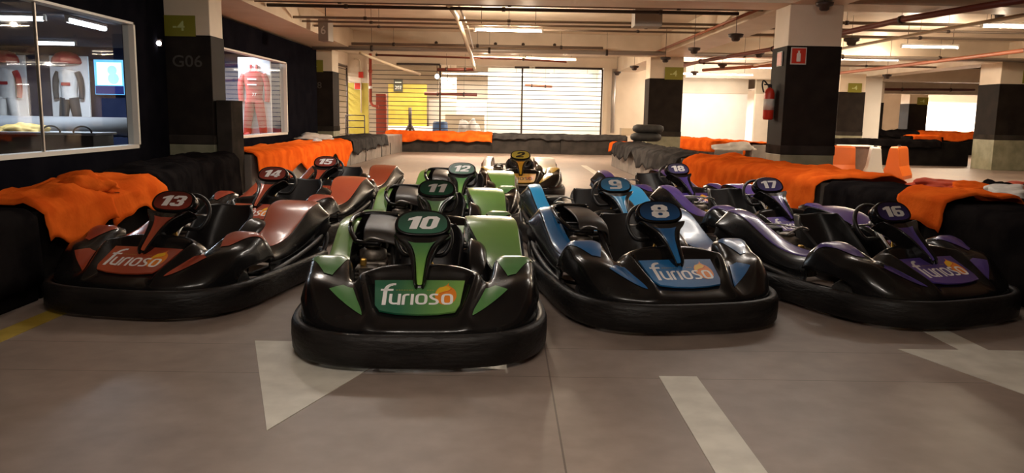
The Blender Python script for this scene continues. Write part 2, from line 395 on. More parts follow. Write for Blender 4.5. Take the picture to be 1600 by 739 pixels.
# shop room behind the windows
sbox('wall_shop_back', -13, XW-.16, 19.3, 19.45, 0, 2.9, m='shop_navy')
sbox('wall_shop_side', -13.15, -13, 5, 19.45, 0, 2.9, m='shop_navy')
sbox('wall_shop_front', -13, XW-.16, 5, 5.15, 0, 2.9, m='shop_navy')
sbox('trim_1', -13, XW-.16, 5.15, 19.3, 2.70, 2.78, m='shop_ceiling')
# back left: side wall with grille, entrance wall
sbox('wall_back_left', -6.0, -5.25, 31.0, 31.2, 2.42, 3.5); sbox('trim_2', -6.0, -5.25, 31.0, 31.2, 0, 2.42, m='yellow_paint')
sbox('wall_left_rear', -6.15, -6.0, 22, 26.6, 0, 3.5); sbox('trim_3', -6.15, -6.0, 26.6, 31, 3.05, 3.5)
sbox('wall_left_lobby', -9.2, -9, 22, 40, 0, 3.5, m='plaster_white')
sbox('wall_back', 3.72, 6.6, 31.0, 31.2, 0, 3.5); sbox('trim_4', -5.25, 3.72, 31.0, 31.2, 3.14, 3.5)
# room behind the shutter
sbox('wall_lobby_back', -9, 4.5, 38, 38.2, 0, 3.5)
bm = NB(); box(bm, -.78, 3.9, 35.0, 35.15, 0, 3.3); struct('wall_lobby_bright', bm, 'plaster_white')
sbox('wall_lobby_right', 3.9, 4.05, 31.2, 38, 0, 3.5, m='plaster_white')
sbox('trim_5', -5.2, -3.5, 36.0, 36.1, 0, 2.6, m='yellow_paint'); sbox('trim_6', -2.95, -2.2, 36.0, 36.4, 0, 3.5, m='plaster_cream')
sbox('wall_lobby_white', -3.5, -.85, 37, 37.1, 0, 1.95, m='plaster_white'); sbox('trim_7', -5.2, -2.2, 35.9, 36.0, .55, .75, m='display_white')
# right part: bright bay, beige bay, far openings
sbox('wall_bay_white', 6.6, 10.8, 36.2, 36.35, 0, 2.42, m='plaster_white'); sbox('trim_8', 6.6, 10.8, 36.15, 36.35, 2.42, 3.5, m='plaster_cream')
sbox('wall_bay_side', 6.5, 6.6, 31, 36.2, 0, 3.5)
sbox('wall_bay_beige', 10.8, 13.2, 35.0, 35.2, 2.4, 3.5, m='plaster_beige'); sbox('trim_9', 10.8, 13.2, 35.0, 35.2, 0, 2.4, m='plaster_cream')
sbox('wall_far_right_panel', 13.2, 14.4, 31.0, 31.2, 0, 2.95, m='plaster_white')
sbox('wall_far_hall', 14.4, 34, 50, 50.2, 0, 3.5, m='plaster_white')
sbox('wall_far_hall_step', 21, 24, 47, 50, 0, 3.5, m='plaster_cream')
# beams
nb = [10]
def beam(*a, m='concrete_cream'):
    sbox('trim_%d' % nb[0], *a, m=m); nb[0] += 1
beam(XW-.2, -4.15, -4, 22.2, 3.0, 3.5); beam(4.2, 5.0, -4, 31, 3.0, 3.5)
beam(-4.15, 4.2, 12.1, 12.9, 3.0, 3.5); beam(-6, 4.2, 22.2, 22.9, 2.98, 3.5)
beam(5.0, 34, 12.1, 12.9, 3.0, 3.5); beam(5.0, 34, 22.3, 23.0, 3.0, 3.5); beam(7.2, 34, 32.6, 33.3, 2.92, 3.5); beam(13.75, 14.55, 12.9, 50, 3.0, 3.5)
beam(14, 34, 42, 42.7, 2.75, 3.5); beam(-4.15, 4.2, -.5, .3, 3.0, 3.5)
# light joints across the slab
def pillar(x0, x1, y0, y1, label, base=.78, top=2.4, plinth=None, zt=3.0, sign=None, word=None):
    t = thing('pillar', label, 'pillar', ((x0+x1)/2, (y0+y1)/2, 0)); hx, hy = (x1-x0)/2, (y1-y0)/2
    q = NB(); box(q, -hx, hx, -hy, hy, 0, zt, .012); obj('shaft', q, 'concrete_cream', t)
    q = NB(); box(q, -hx-.012, hx+.012, -hy-.012, hy+.012, base, top, .01); obj('black_wrap', q, 'pillar_black', t)
    q = NB(); box(q, -hx-.02, hx+.02, -hy-.02, hy+.02, base, base+.14, .01); obj('lower_band', q, 'pillar_band', t)
    q = NB(); box(q, -hx-.01, hx+.01, -hy-.01, hy+.01, 0, base, .01); obj('painted_base', q, 'pillar_base', t)
    if word:
        q = text_bm(word, .24, 0, .01, 1.1, plane_fn((0, -hy-.013, top-.38), (1, 0, 0), (0, 0, 1)), .002); obj('bay_number', q, 'faint_paint', t)
    return t
def level_sign(x, y, z, s, label, h=None):
    t = thing('level_sign', label, 'sign', (x, y, z)); h = h or s*.66
    q = NB(); box(q, -s/2, s/2, -.02, 0, -h/2, h/2, .004); obj('board', q, 'sign_green', t)
    q = text_bm('4', s*.42, 0, .02, 1.15, plane_fn((s*.04, -.021, 0), (1, 0, 0), (0, 0, 1)), .002); obj('level_number', q, 'sign_mark', t)
    q = NB(); box(q, -s*.22, -s*.10, -.024, -.02, -h*.10, -h*.02); obj('minus_mark', q, 'sign_mark', t)
pillar(-5.13, -4.43, 12.3, 12.85, 'dark wrapped square pillar between the two shop windows, faint bay number near its top', word='G06')
level_sign(-4.86, 12.28, 2.53, .46, 'olive level sign at top of the pillar between the shop windows')
pillar(-5.75, -4.72, 22.2, 23.0, 'dark wrapped wide pillar at back left beside the second shop window', word='G08')
level_sign(-5.2, 22.18, 2.53, .48, 'olive level sign on the back left pillar')
pillar(4.2, 5.0, 12.2, 12.85, 'big dark pillar at right carrying the fire extinguisher', top=2.4)
pillar(4.05, 4.98, 22.9, 23.6, 'dark pillar right of the rolling shutter behind the tyre stack', top=2.4)
level_sign(4.72, 22.88, 2.54, .52, 'olive level sign on the pillar right of the shutter')
pillar(13.73, 15.2, 22.5, 23.5, 'wide dark pillar at the right edge with pale olive base', base=.85, top=2.4)
level_sign(14.6, 22.48, 2.6, .55, 'olive level sign on the pillar at the right edge')
pillar(12.1, 13.05, 29.4, 30.2, 'narrower dark pillar seen just right of the extinguisher pillar', top=2.35)
level_sign(12.65, 29.38, 2.5, .5, 'olive level sign on the pillar right of the extinguisher pillar')
pillar(15.2, 16.0, 34.2, 35.0, 'slim dark pillar half hidden behind the others in the far right hall', top=2.1)
pillar(22.0, 23.0, 44, 45, 'distant dark pillar between the two bright far walls', top=2.3)
level_sign(22.7, 43.98, 2.45, .6, 'small olive level sign on the distant pillar between bright walls')
bm = NB(); box(bm, -5.165, -5.145, 12.24, 12.27, .3, 2.9); tag(obj('corner_strip', bm, 'steel'), 'thin shiny vertical metal strip at left edge of the bay G06 pillar', 'trim strip')
bm = NB(); box(bm, -4.40, -4.17, 12.35, 12.9, 0, 1.45, .01); tag(obj('pillar_cladding', bm, 'pillar_band'), 'low dark box cladding against right side of the bay G06 pillar', 'cladding')

# ------------------------------------------------------------------ rolling shutter
def shutter(name, label, x0, x1, y, z1, step, posts, rails, r=.014, along='x', skew=0):
    t = thing(name, label, 'shutter', (0, 0, 0))
    P = (lambda a, z: (a, y, z)) if along == 'x' else (lambda a, z: (y, a, z))
    z = .1
    while z < z1:
        q = NB(); tube(q, [P(x0, z), P(x1, z)], r, 6); obj('bar', q, 'dark_metal', t); z += step
    for a, za in posts:
        q = NB(); tube(q, [P(a, 0), P(a, za)], .032, 8); obj('post', q, 'dark_metal', t)
    for a, b_, za in rails:
        q = NB(); tube(q, [P(a, za), P(b_, za)], .04, 8); obj('top_rail', q, 'dark_metal', t)
    return t
shutter('rolling_shutter', 'wide open-bar rolling shutter across the back opening', -5.2, 3.66, 30.95, 3.06, .165, [(-2.5, 3.13), (.62, 3.08), (3.66, 3.08)], [(-4.15, -2.5, 3.15), (.32, .88, 3.10), (1.1, 3.66, 3.10)])
shutter('side_grille', 'open-bar grille in the left side wall near the back corner', 26.6, 31, -6.05, 3.0, .2, [(26.6, 3.05), (28.8, 3.05), (31, 3.05)], [(26.6, 31, 3.0)], .014, 'y')

# ------------------------------------------------------------------ karts
def bump_outline(n=10, grow=0., front=.0):
    pts = [(0, 0), (.22, .008), (.40, .045), (.54, .13), (.64, .27), (.695, .46), (.71, .70), (.70, 1.1), (.695, 1.5), (.675, 1.74), (.60, 1.87), (.40, 1.94), (.0, 1.955)]
    full = [(x, y) for x, y in pts] + [(-x, y) for x, y in pts[-2:0:-1]]
    P = spline([(x, y, 0) for x, y in full], 5, True); out = []
    c = Vector((0, 1.0, 0)); N = len(P)
    for i in range(N):
        t = (P[(i+1) % N]-P[i-1]).normalized(); nn = Vector((t.y, -t.x, 0)); out.append(P[i]+nn*grow)
    return out
def loop_band(prof, rear_h=1.0):
    """prof: list of (grow, z) closed profile swept along the bumper outline"""
    bm = NB(); rings = []
    for gr, z in prof:
        rings.append([bm.verts.new((p.x, p.y, z)) for p in bump_outline(grow=gr)])
    N = len(rings[0])
    for a in range(len(rings)):
        A, B = rings[a], rings[(a+1) % len(rings)]
        for k in range(N):
            f = bm.faces.new((A[k], A[(k+1) % N], B[(k+1) % N], B[k])); f.smooth = True
    bmesh.ops.recalc_face_normals(bm, faces=bm.faces[:]); return bm
KP = []   # (name, parent index or None, mesh, material key)
def kp(name, bm, key, parent=None, smooth=None, only=None):
    me = tomesh(bm, name)
    KP.append((name, parent, me, key, only)); return len(KP)-1
# bumper
kp('bumper', loop_band([(0, .025), (.012, .04), (.016, .10), (.014, .165), (.0, .195), (-.035, .195), (-.045, .17), (-.045, .05), (-.035, .025)]), 'bumper_rubber')
kp('bumper_rail', loop_band([(-.05, .135), (-.05, .155), (-.10, .155), (-.10, .135)]), 'rail_plastic')
# front fairing
H = [
 [(0, .050, .150), (.13, .052, .150), (.21, .060, .150), (.265, .068, .150), (.33, .088, .150), (.44, .135, .150), (.535, .205, .150), (.60, .30, .150), (.635, .42, .150)],
 [(0, .052, .212), (.13, .055, .212), (.21, .065, .212), (.265, .072, .213), (.33, .092, .212), (.44, .140, .214), (.54, .210, .216), (.605, .305, .215), (.645, .425, .212)],
 [(0, .170, .262), (.12, .170, .262), (.20, .170, .262), (.25, .160, .285), (.305, .175, .262), (.41, .205, .275), (.53, .270, .295), (.61, .345, .290), (.655, .46, .25)],
 [(0, .310, .3185), (.13, .310, .3185), (.225, .310, .3185), (.28, .290, .356), (.335, .300, .318), (.435, .330, .352), (.535, .385, .382), (.62, .450, .372), (.668, .52, .27)],
 [(0, .450, .375), (.13, .450, .375), (.25, .450, .375), (.31, .430, .424), (.365, .430, .365), (.445, .470, .395), (.54, .520, .412), (.63, .580, .398), (.678, .62, .28)],
 [(0, .520, .452), (.14, .520, .448), (.24, .510, .438), (.315, .500, .422), (.375, .520, .365), (.435, .580, .432), (.54, .620, .450), (.635, .665, .430), (.685, .70, .28)],
 [(0, .575, .455), (.14, .575, .450), (.25, .570, .430), (.325, .575, .385), (.38, .610, .330), (.43, .705, .458), (.54, .735, .475), (.64, .755, .448), (.688, .78, .29)],
 [(0, .600, .400), (.14, .600, .390), (.26, .600, .370), (.33, .610, .310), (.385, .660, .250), (.425, .800, .430), (.54, .820, .435), (.64, .830, .405), (.690, .85, .28)],
]
rows = [[(-x, y, z) for x, y, z in r[:0:-1]]+list(r) for r in H]
FS = Surf(rows)
fi = kp('front_fairing', FS.shell(5, .006), 'gloss_black')
for s in (1, -1):
    c = 8
    U = lambda k: c+s*k
    kp('fender_film', FS.patch([(U(4.95), 6.1), (U(7.3), 6.1), (U(5.95), 4.0), (U(5.45), 4.0)][::(1 if s > 0 else -1)], 12, .004), 'pod', fi)
    kp('wing_film', FS.patch([(U(3.7), 1.9), (U(5.45), 2.9), (U(4.7), 3.6), (U(4.05), 3.7)][::(1 if s > 0 else -1)], 12, .004), 'pod', fi)
# front plate with the word mark
PO, PX, PY = Vector((0, .168, .268)), Vector((1, 0, 0)), Vector((0, .28, .113)).normalized()
pf = plane_fn(PO, PX, PY); n_ = PX.cross(PY); L = .305
def pm(px, py): return ((px-739)*.000338, (690-py)*.000545)
out = [pm(70, 560), pm(150, 655), pm(400, 700), pm(740, 718), pm(1050, 705), pm(1320, 668), pm(1390, 560), pm(1470, 140), pm(1180, 136), pm(740, 134), pm(300, 136), pm(8, 140)]
bm = NB(); prism(bm, out, pf, .010); pl = kp('front_plate', bm, 'plate')
bm = NB(); O = .0112
ribbon(bm, [pm(205, 570), pm(205, 450), pm(205, 330), pm(222, 268), pm(262, 232), pm(310, 222)], .0215, pf, O)
ribbon(bm, [pm(262, 225), pm(310, 213), pm(360, 212)], .019, pf, O, smooth=False); ribbon(bm, [pm(128, 312), pm(328, 312)], .018, pf, O)
ribbon(bm, [pm(300, 382), pm(300, 470), pm(308, 522), pm(345, 545), pm(400, 545), pm(440, 540)], .016, pf, O); ribbon(bm, [pm(437, 382), pm(437, 568)], .016, pf, O)
ribbon(bm, [pm(505, 566), pm(505, 470), pm(510, 415), pm(545, 396), pm(590, 396)], .016, pf, O); ribbon(bm, [pm(640, 384), pm(640, 566)], .016, pf, O)
def oh(bm, cx, cy):
    a, b_ = 72, 78; pts = []
    for k in range(25):
        t = 2*math.pi*k/24; c_, s_ = math.cos(t), math.sin(t)
        pts.append(pm(cx+a*math.copysign(abs(c_)**.6, c_), cy+b_*math.copysign(abs(s_)**.6, s_)))
    ribbon(bm, pts, .016, pf, O, smooth=False)
oh(bm, 785, 470)
ribbon(bm, [pm(1045, 394), pm(960, 392), pm(928, 425), pm(965, 462), pm(1015, 482), pm(1038, 515), pm(1005, 547), pm(905, 548)], .016, pf, O)
bm2 = bm; bmf = NB()
fl = [pm(1165+172*math.cos(t), 400-165*math.sin(t)) for t in [R(a) for a in range(-75, 46, 12)]]+[pm(1250, 262), pm(1205, 225), pm(1212, 178), pm(1180, 225), pm(1130, 250)]+[pm(1165+172*math.cos(t), 400-165*math.sin(t)) for t in [R(a) for a in range(125, 286, 12)]]
cx_, cy_ = pm(1165, 400)
def fan(bm, pts, off, mi):
    p, n = pf(cx_, cy_); cv = bm.verts.new(p+n*off); vs = []
    for u, v in pts: p, n = pf(u, v); vs.append(bm.verts.new(p+n*off))
    for i in range(len(vs)): bm.faces.new((cv, vs[i], vs[(i+1) % len(vs)])).material_index = mi
fan(bmf, fl, .0106, 0)
ye = [pm(1165+160*math.cos(t), 400-152*math.sin(t)) for t in [R(a) for a in range(95, 190, 12)]]+[pm(1020, 395), pm(1100, 355), pm(1180, 335), pm(1245, 300), pm(1200, 250), pm(1170, 245)]
poly(bmf, ye, pf, .0109, 1)
ribbon(bmf, [pm(1060, 375), pm(1130, 348), pm(1200, 330), pm(1262, 288)], .006, pf, .0111, 2)
kp('flame_emblem', bmf, ('flame_orange', 'flame_yellow', 'flame_red'), pl)
oh(bm2, 1190, 470); kp('furioso_lettering', bm2, 'logo', pl)
bm = NB()
for k in range(15):
    x = 372+k*41
    if 620 < x < 850: continue
    ribbon(bm, [pm(x, 315), pm(x+26, 315)], .0055, pf, .0108)
kp('small_caption', bm, 'caption', pl)
# steering fairing (trunk)
st = [(.355, .350, .022), (.372, .385, .034), (.44, .440, .045), (.52, .500, .062), (.59, .548, .092), (.635, .578, .135), (.672, .600, .160)]
rows = []
for y, z, w_ in st:
    r_ = min(.035, w_*.5)
    rows.append([(-w_*.92, y+.115, z-.05), (-w_*1.04, y+.05, z-.012), (-w_, y, z+.012), (-w_+.018*min(1, w_/.06), y-.002, z+.014), (-w_*.42, y+.012, z-.002), (0, y+.012, z-.004), (w_*.42, y+.012, z-.002), (w_-.018*min(1, w_/.06), y-.002, z+.014), (w_, y, z+.012), (w_*1.04, y+.05, z-.012), (w_*.92, y+.115, z-.05)])
TS = Surf(rows); tr_ = kp('steering_fairing', TS.shell(4, .005), 'gloss_black')
kp('fairing_film', TS.patch([(3.55, .9), (6.45, .9), (6.5, 4.7), (3.5, 4.7)], 10, .004), 'trunk', tr_)
# number panel
NO = Vector((0, .735, .665)); NX = Vector((1, 0, 0)); NY = Vector((0, .60, .80)).normalized()
nf = plane_fn(NO, NX, NY)
def oval(w_, hb, ht, n=40, e=.72):
    pts = []
    for k in range(n):
        t = 2*math.pi*k/n; c_, s_ = math.cos(t), math.sin(t)
        hw = w_*(1-.10*max(0, s_)); y_ = (ht if s_ > 0 else hb)*math.copysign(abs(s_)**e, s_)
        pts.append((hw*math.copysign(abs(c_)**e, c_), y_))
    return pts
bm = NB(); rings = []
for gx, off in ((.96, -.075), (1.0, -.04), (1.0, -.006), (.965, .006), (.90, .004)):
    rings.append([bm.verts.new(nf(u*gx, v*gx)[0]+nf(0, 0)[1]*off) for u, v in oval(.163, .080, .092)])
for A, B in zip(rings, rings[1:]):
    for k in range(40):
        f = bm.faces.new((A[k], A[(k+1) % 40], B[(k+1) % 40], B[k])); f.smooth = True
bm.faces.new(rings[-1]); bm.faces.new(rings[0][::-1])
npn = kp('number_panel', bm, 'gloss_black')
bm = NB(); poly(bm, oval(.143, .067, .079), nf, .0065); kp('number_film', bm, 'number', npn)
NUMPARENT = npn
# side pods
def pod(side, inner, rear_inner):
    ys = [.83, 1.0, 1.2, 1.4, 1.58, 1.74, 1.86]; top = [.365, .355, .385, .460, .535, .565, .555]
    xi = inner; ci = [.600, .600, .600, .595, .590, .580, .560]; bz = [.17, .16, .16, .17, .22, .30, .37]
    rows = []
    for y, z, a, c_, b_ in zip(ys, top, xi, ci, bz):
        rr = [(a-.005, y, z-.13), (a, y, z-.01), (a+.015, y, z+.008), ((a+c_)/2, y, z+.012), (c_, y, z+.004), (c_+.03, y, z-.02), (.66, y, z*.5+b_*.5), (.655, y+.0, z*.3+b_*.7), (.672, y, b_)]
        rows.append(rr)
    last = rows[-1]; rows.append([(x-.01, y+.035, z-.10 if k < 6 else z-.01) for k, (x, y, z) in enumerate(last)])
    if side < 0: rows = [[(-x, y, z) for x, y, z in r] for r in rows]
    return Surf(rows)
PR = pod(1, [.42, .40, .37, .32, .27, .25, .25], 0); PL = pod(-1, [.42, .45, .48, .485, .475, .46, .44], 0)
a = kp('side_pod', PR.shell(5, .006), 'gloss_black'); kp('pod_film', PR.patch([(1.9, .05), (4.6, .05), (4.5, 5.9), (1.9, 5.9)], 16, .003), 'podr', a)
a = kp('side_pod', PL.shell(5, .006, True), 'gloss_black'); kp('pod_film', PL.patch([(1.7, .05), (4.7, .05), (4.6, 5.9), (1.7, 5.9)], 16, .003, True), 'podr', a)
for s in (1, -1):     # twin side rails under the pods
    bm = NB()
    tube(bm, spline([(s*.64, .80, .165), (s*.675, 1.0, .20), (s*.68, 1.3, .24), (s*.665, 1.65, .30), (s*.60, 1.9, .34)], 5), .018, 8)
    kp('side_rail', bm, 'rail_plastic')
# wheels
def wheel(x, y, r, w_):
    s = 1 if x > 0 else -1
    bm = NB(); lathe(bm, [(r*.56, -w_/2), (r*.82, -w_/2-.004), (r*.96, -w_/2+.012), (r, -w_/2+.03), (r, w_/2-.03), (r*.96, w_/2-.012), (r*.82, w_/2+.004), (r*.56, w_/2)], 28, (x, y, r), 'X')
    i = kp('tyre', bm, 'tyre')
    bm = NB(); lathe(bm, [(r*.05, s*(w_/2+.012)), (r*.2, s*(w_/2+.01)), (r*.22, s*(w_/2-.03)), (r*.45, s*(w_/2-.035)), (r*.52, s*(w_/2-.005)), (r*.57, s*(w_/2)), (r*.57, s*(-w_/2+.02))], 20, (x, y, r), 'X')
    bmesh.ops.recalc_face_normals(bm, faces=bm.faces[:]); kp('rim', bm, 'steel', i)
for x in (-.545, .545): wheel(x, .55, .125, .12)
for x in (-.535, .535): wheel(x, 1.64, .138, .17)
bm = NB(); tube(bm, [(-.46, 1.64, .138), (.46, 1.64, .138)], .018, 10); kp('rear_axle', bm, 'steel')
bm = NB(); tube(bm, [(-.47, .55, .125), (-.3, .56, .12), (.3, .56, .12), (.47, .55, .125)], .014, 8); kp('front_axle', bm, 'steel')
bm = NB()
for s in (1, -1):
    tube(bm, spline([(s*.20, .16, .085), (s*.24, .5, .085), (s*.30, .9, .085), (s*.34, 1.4, .09), (s*.33, 1.9, .12)], 4), .016, 8)
tube(bm, spline([(-.2, .16, .085), (0, .12, .085), (.2, .16, .085)], 4), .016, 8); tube(bm, [(-.33, 1.9, .12), (.33, 1.9, .12)], .016, 8); tube(bm, [(-.30, .95, .085), (.30, .95, .085)], .014, 8)
for s in (1, -1): tube(bm, spline([(s*.32, 1.1, .09), (s*.55, 1.12, .12), (s*.64, 1.2, .17)], 4), .013, 8)
kp('chassis_frame', bm, 'matt_black')
bm = NB(); box(bm, -.27, .27, .2, 1.02, .055, .062); kp('floor_tray', bm, 'worn_plastic')
# steering wheel + column
SO = Vector((0, .90, .555)); SX = Vector((1, 0, 0)); SY = Vector((0, .50, .87)).normalized(); sfn = plane_fn(SO, SX, SY)
bm = NB(); pts = []
for k in range(36):
    t = 2*math.pi*k/36; u, v = .165*math.cos(t), .155*math.sin(t)
    if v < -.11: v = -.11
    pts.append(sfn(u, v)[0])
tube(bm, pts, .0155, 8, closed=True); si = kp('steering_wheel', bm, 'seat_black')
bm = NB()
for a_ in (0, 180, 270):
    u, v = .165*math.cos(R(a_)), .12*math.sin(R(a_)) if a_ == 270 else 0
    p0, p1 = sfn(u*.15, v*.15)[0], sfn(u, v)[0]; tube(bm, [p0, p1], .008, 6)
lathe(bm, [(.02, -.02), (.032, -.01), (.032, .02), (.015, .03)], 14, SO); kp('wheel_spokes', bm, 'steel', si)
bm = NB(); tube(bm, [SO, (0, .45, .14)], .011, 8); kp('steering_column', bm, 'steel')
bm = NB(); tube(bm, spline([(-.10, .50, .12), (-.09, .62, .36), (0, .70, .50), (.09, .62, .36), (.10, .50, .12)], 5), .009, 6)
tube(bm, [(-.05, .66, .44), (-.04, .80, .30)], .006, 6); kp('column_bracket', bm, 'brass')
for s in (1, -1):
    bm = NB(); tube(bm, [(s*.16, .42, .09), (s*.17, .36, .20), (s*.17, .38, .27)], .008, 6); box(bm, s*.17-.035, s*.17+.035, .365, .38, .22, .30, .004); kp('pedal', bm, 'steel')
# seat
rows = []
for y, z, hw, zs in [(.98, .16, .15, .20), (1.06, .115, .18, .25), (1.2, .10, .195, .36), (1.32, .12, .205, .44), (1.42, .22, .21, .48), (1.50, .36, .205, .51), (1.56, .47, .19, .545), (1.60, .55, .17, .57)]:
    ph = z; dy = max(0, (y-1.3))*.9
    rows.append([(-hw-.035, y-dy*.6, zs-.02), (-hw-.012, y-dy*.6, zs), (-hw+.01, y-dy*.45, (zs+z)/2), (-hw*.72, y-dy*.1, z+.01), (0, y, z), (hw*.72, y-dy*.1, z+.01), (hw-.01, y-dy*.45, (zs+z)/2), (hw+.012, y-dy*.6, zs), (hw+.035, y-dy*.6, zs-.02)])
SS = Surf(rows); kp('seat', SS.shell(4, .012), 'seat_black')
bm = NB(); box(bm, -.11, .11, 1.02, 1.14, .06, .15, .02); kp('fuel_tank', bm, 'worn_plastic')
# right bolster shape between seat and pod (heat shield)
hs = Surf([[(.26, y, .12), (.27, y, z), (.32, y, z+.02), (.38, y, z-.02), (.41, y, z-.12)] for y, z in ((.98, .24), (1.02, .34), (1.12, .41), (1.26, .46), (1.38, .45))])
kp('seat_bolster', hs.shell(4, .008), 'gloss_black')
# engine, left side of picture
bm = NB(); box(bm, -.44, -.26, 1.26, 1.50, .12, .34, .015)
for k in range(7): box(bm, -.445+.0, -.29, 1.10, 1.27, .16+k*.026, .170+k*.026)
box(bm, -.42, -.31, 1.10, 1.26, .15, .33)
lathe(bm, [(.085, .34), (.09, .36), (.09, .40), (.05, .42)], 20, (-.36, 1.38, 0))
en = kp('engine', bm, 'engine_metal')
bm = NB(); lathe(bm, [(.03, .42), (.055, .425), (.055, .44), (.02, .445)], 16, (-.36, 1.38, 0)); kp('starter_cap', bm, 'steel', en)
bm = NB(); tube(bm, spline([(-.30, 1.14, .25), (-.24, 1.2, .30), (-.25, 1.45, .33), (-.34, 1.62, .30)], 5), .02, 8); box(bm, -.46, -.26, 1.58, 1.72, .24, .34, .03); kp('exhaust', bm, 'engine_metal', en)
bm = NB(); box(bm, -.42, -.38, 1.16, 1.20, .33, .38, .01); kp('spark_cap', bm, 'brass', en)
bm = NB(); box(bm, -.44, -.28, 1.50, 1.66, .36, .47, .03); tube(bm, [(-.36, 1.50, .42), (-.36, 1.42, .38)], .025, 8); kp('air_filter', bm, 'matt_black', en)
bm = NB(); tube(bm, spline([(-.44, 1.3, .44), (-.36, 1.25, .50), (-.24, 1.3, .47), (-.23, 1.62, .47), (-.44, 1.7, .47)], 5), .008, 6); kp('engine_guard_tube', bm, 'steel')
# engine cover slab of the newer karts
bm = NB(); Surf([[(-.41, y0, z0+.01), (-.35, y0-.005, z0+.01), (-.25, y0-.01, z0), (-.185, y0-.01, z0-.03), (-.165, y0-.005, z0-.12)] for y0, z0 in ((1.26, .47), (1.31, .53), (1.45, .565), (1.72, .590))]).grid(bm, 4); bm.normal_update(); bmesh.ops.solidify(bm, geom=bm.faces[:], thickness=.012)
ec = kp('engine_cover', bm, 'worn_plastic', None, only='cover')
bm = NB(); tube(bm, spline([(-.46, 1.30, .47), (-.51, 1.42, .525), (-.52, 1.60, .575), (-.49, 1.70, .59), (-.40, 1.73, .60), (-.22, 1.72, .595)], 6), .018, 8); tube(bm, spline([(-.46, 1.30, .47), (-.42, 1.27, .465), (-.30, 1.26, .46)], 4), .016, 8)
box(bm, -.51, -.20, 1.71, 1.74, .30, .59); box(bm, -.525, -.505, 1.45, 1.73, .38, .575); kp('cover_frame', bm, 'gloss_black', ec, only='cover')
bm = NB(); tube(bm, spline([(-.66, 1.72, .16), (-.63, 1.87, .30), (-.45, 1.92, .34), (.45, 1.92, .34), (.63, 1.87, .30), (.66, 1.72, .16)], 5), .02, 8); kp('rear_bar', bm, 'rail_plastic')
bm = NB(); box(bm, -.40, .40, 1.88, 1.93, .14, .32, .02); kp('rear_guard', bm, 'matt_black')

DIG = {
 '1': [[(.28, 0), (.72, 0), (.72, 1.5), (.42, 1.5), (.0, 1.25), (.0, .98), (.28, 1.08)]],
 '2': [[(0, 0), (1, 0), (1, .32), (.5, .32), (1, .8), (1, 1.3), (.8, 1.5), (.2, 1.5), (0, 1.3), (0, 1.0), (.36, 1.0), (.36, 1.2), (.64, 1.2), (.64, .88), (0, .34)]],
 '3': [[(0, .2), (.2, 0), (.8, 0), (1, .2), (1, .65), (.88, .77), (1, .9), (1, 1.3), (.8, 1.5), (.2, 1.5), (0, 1.3), (0, 1.05), (.36, 1.05), (.36, 1.22), (.64, 1.22), (.64, .9), (.4, .9), (.4, .63), (.64, .63), (.64, .28), (.36, .28), (.36, .45), (0, .45)]],
 '4': [[(.5, 0), (.86, 0), (.86, 1.5), (.5, 1.5)], [(0, .28), (1, .28), (1, .56), (0, .56)], [(0, .56), (.27, .56), (.5, 1.05), (.5, 1.5), (.42, 1.5)]],
 '5': [[(0, .2), (.2, 0), (.8, 0), (1, .2), (1, .8), (.8, 1.0), (.38, 1.0), (.38, 1.2), (.95, 1.2), (.95, 1.5), (.03, 1.5), (.03, .72), (.64, .72), (.64, .28), (.36, .28), (.36, .45), (0, .45)]],
 '7': [[(.15, 0), (.55, 0), (1, 1.2), (1, 1.5), (0, 1.5), (0, 1.2), (.6, 1.2)]],
 '0': [(0, 1, 0, 1.5)], '8': [(0, 1, 0, .86), (.03, .97, .66, 1.5)],
 '9': [(0, 1, .55, 1.5), [(.03, 0), (.8, 0), (1, .2), (1, .9), (.63, .9), (.63, .3), (.03, .3)]],
 '6': [(0, 1, 0, .95), [(.97, 1.5), (.2, 1.5), (0, 1.3), (0, .6), (.37, .6), (.37, 1.2), (.97, 1.2)]]}
def digits_bm(txt, sx, sy, shear, fn, off):
    bm = NB(); x = 0; adv = []
    for c in txt: adv.append(x); x += (.72 if c == '1' else 1)+.10
    W_ = x-.10
    def F(u, v): return fn((u-W_/2)*sx+(v-.75)*sy*shear, (v-.75)*sy)
    def face(pts): bm.faces.new([bm.verts.new(F(u, v)[0]+F(u, v)[1]*off) for u, v in pts])
    for c, ax in zip(txt, adv):
        for g_ in DIG[c]:
            if isinstance(g_, list): face([(u+ax, v) for u, v in g_])
            else:
                x0, x1, y0, y1 = g_; ch, t = .24, .37; ty = .28
                o_ = [(x0+ch, y0), (x1-ch, y0), (x1, y0+ch), (x1, y1-ch), (x1-ch, y1), (x0+ch, y1), (x0, y1-ch), (x0, y0+ch)]
                a, b_, c0, d = x0+t, x1-t, y0+ty, y1-ty; k = .07
                i_ = [(a+k, c0), (b_-k, c0), (b_, c0+k), (b_, d-k), (b_-k, d), (a+k, d), (a, d-k), (a, c0+k)]
                for q in range(8): face([(p[0]+ax, p[1]) for p in (o_[q], o_[(q+1) % 8], i_[(q+1) % 8], i_[q])])
    return bm
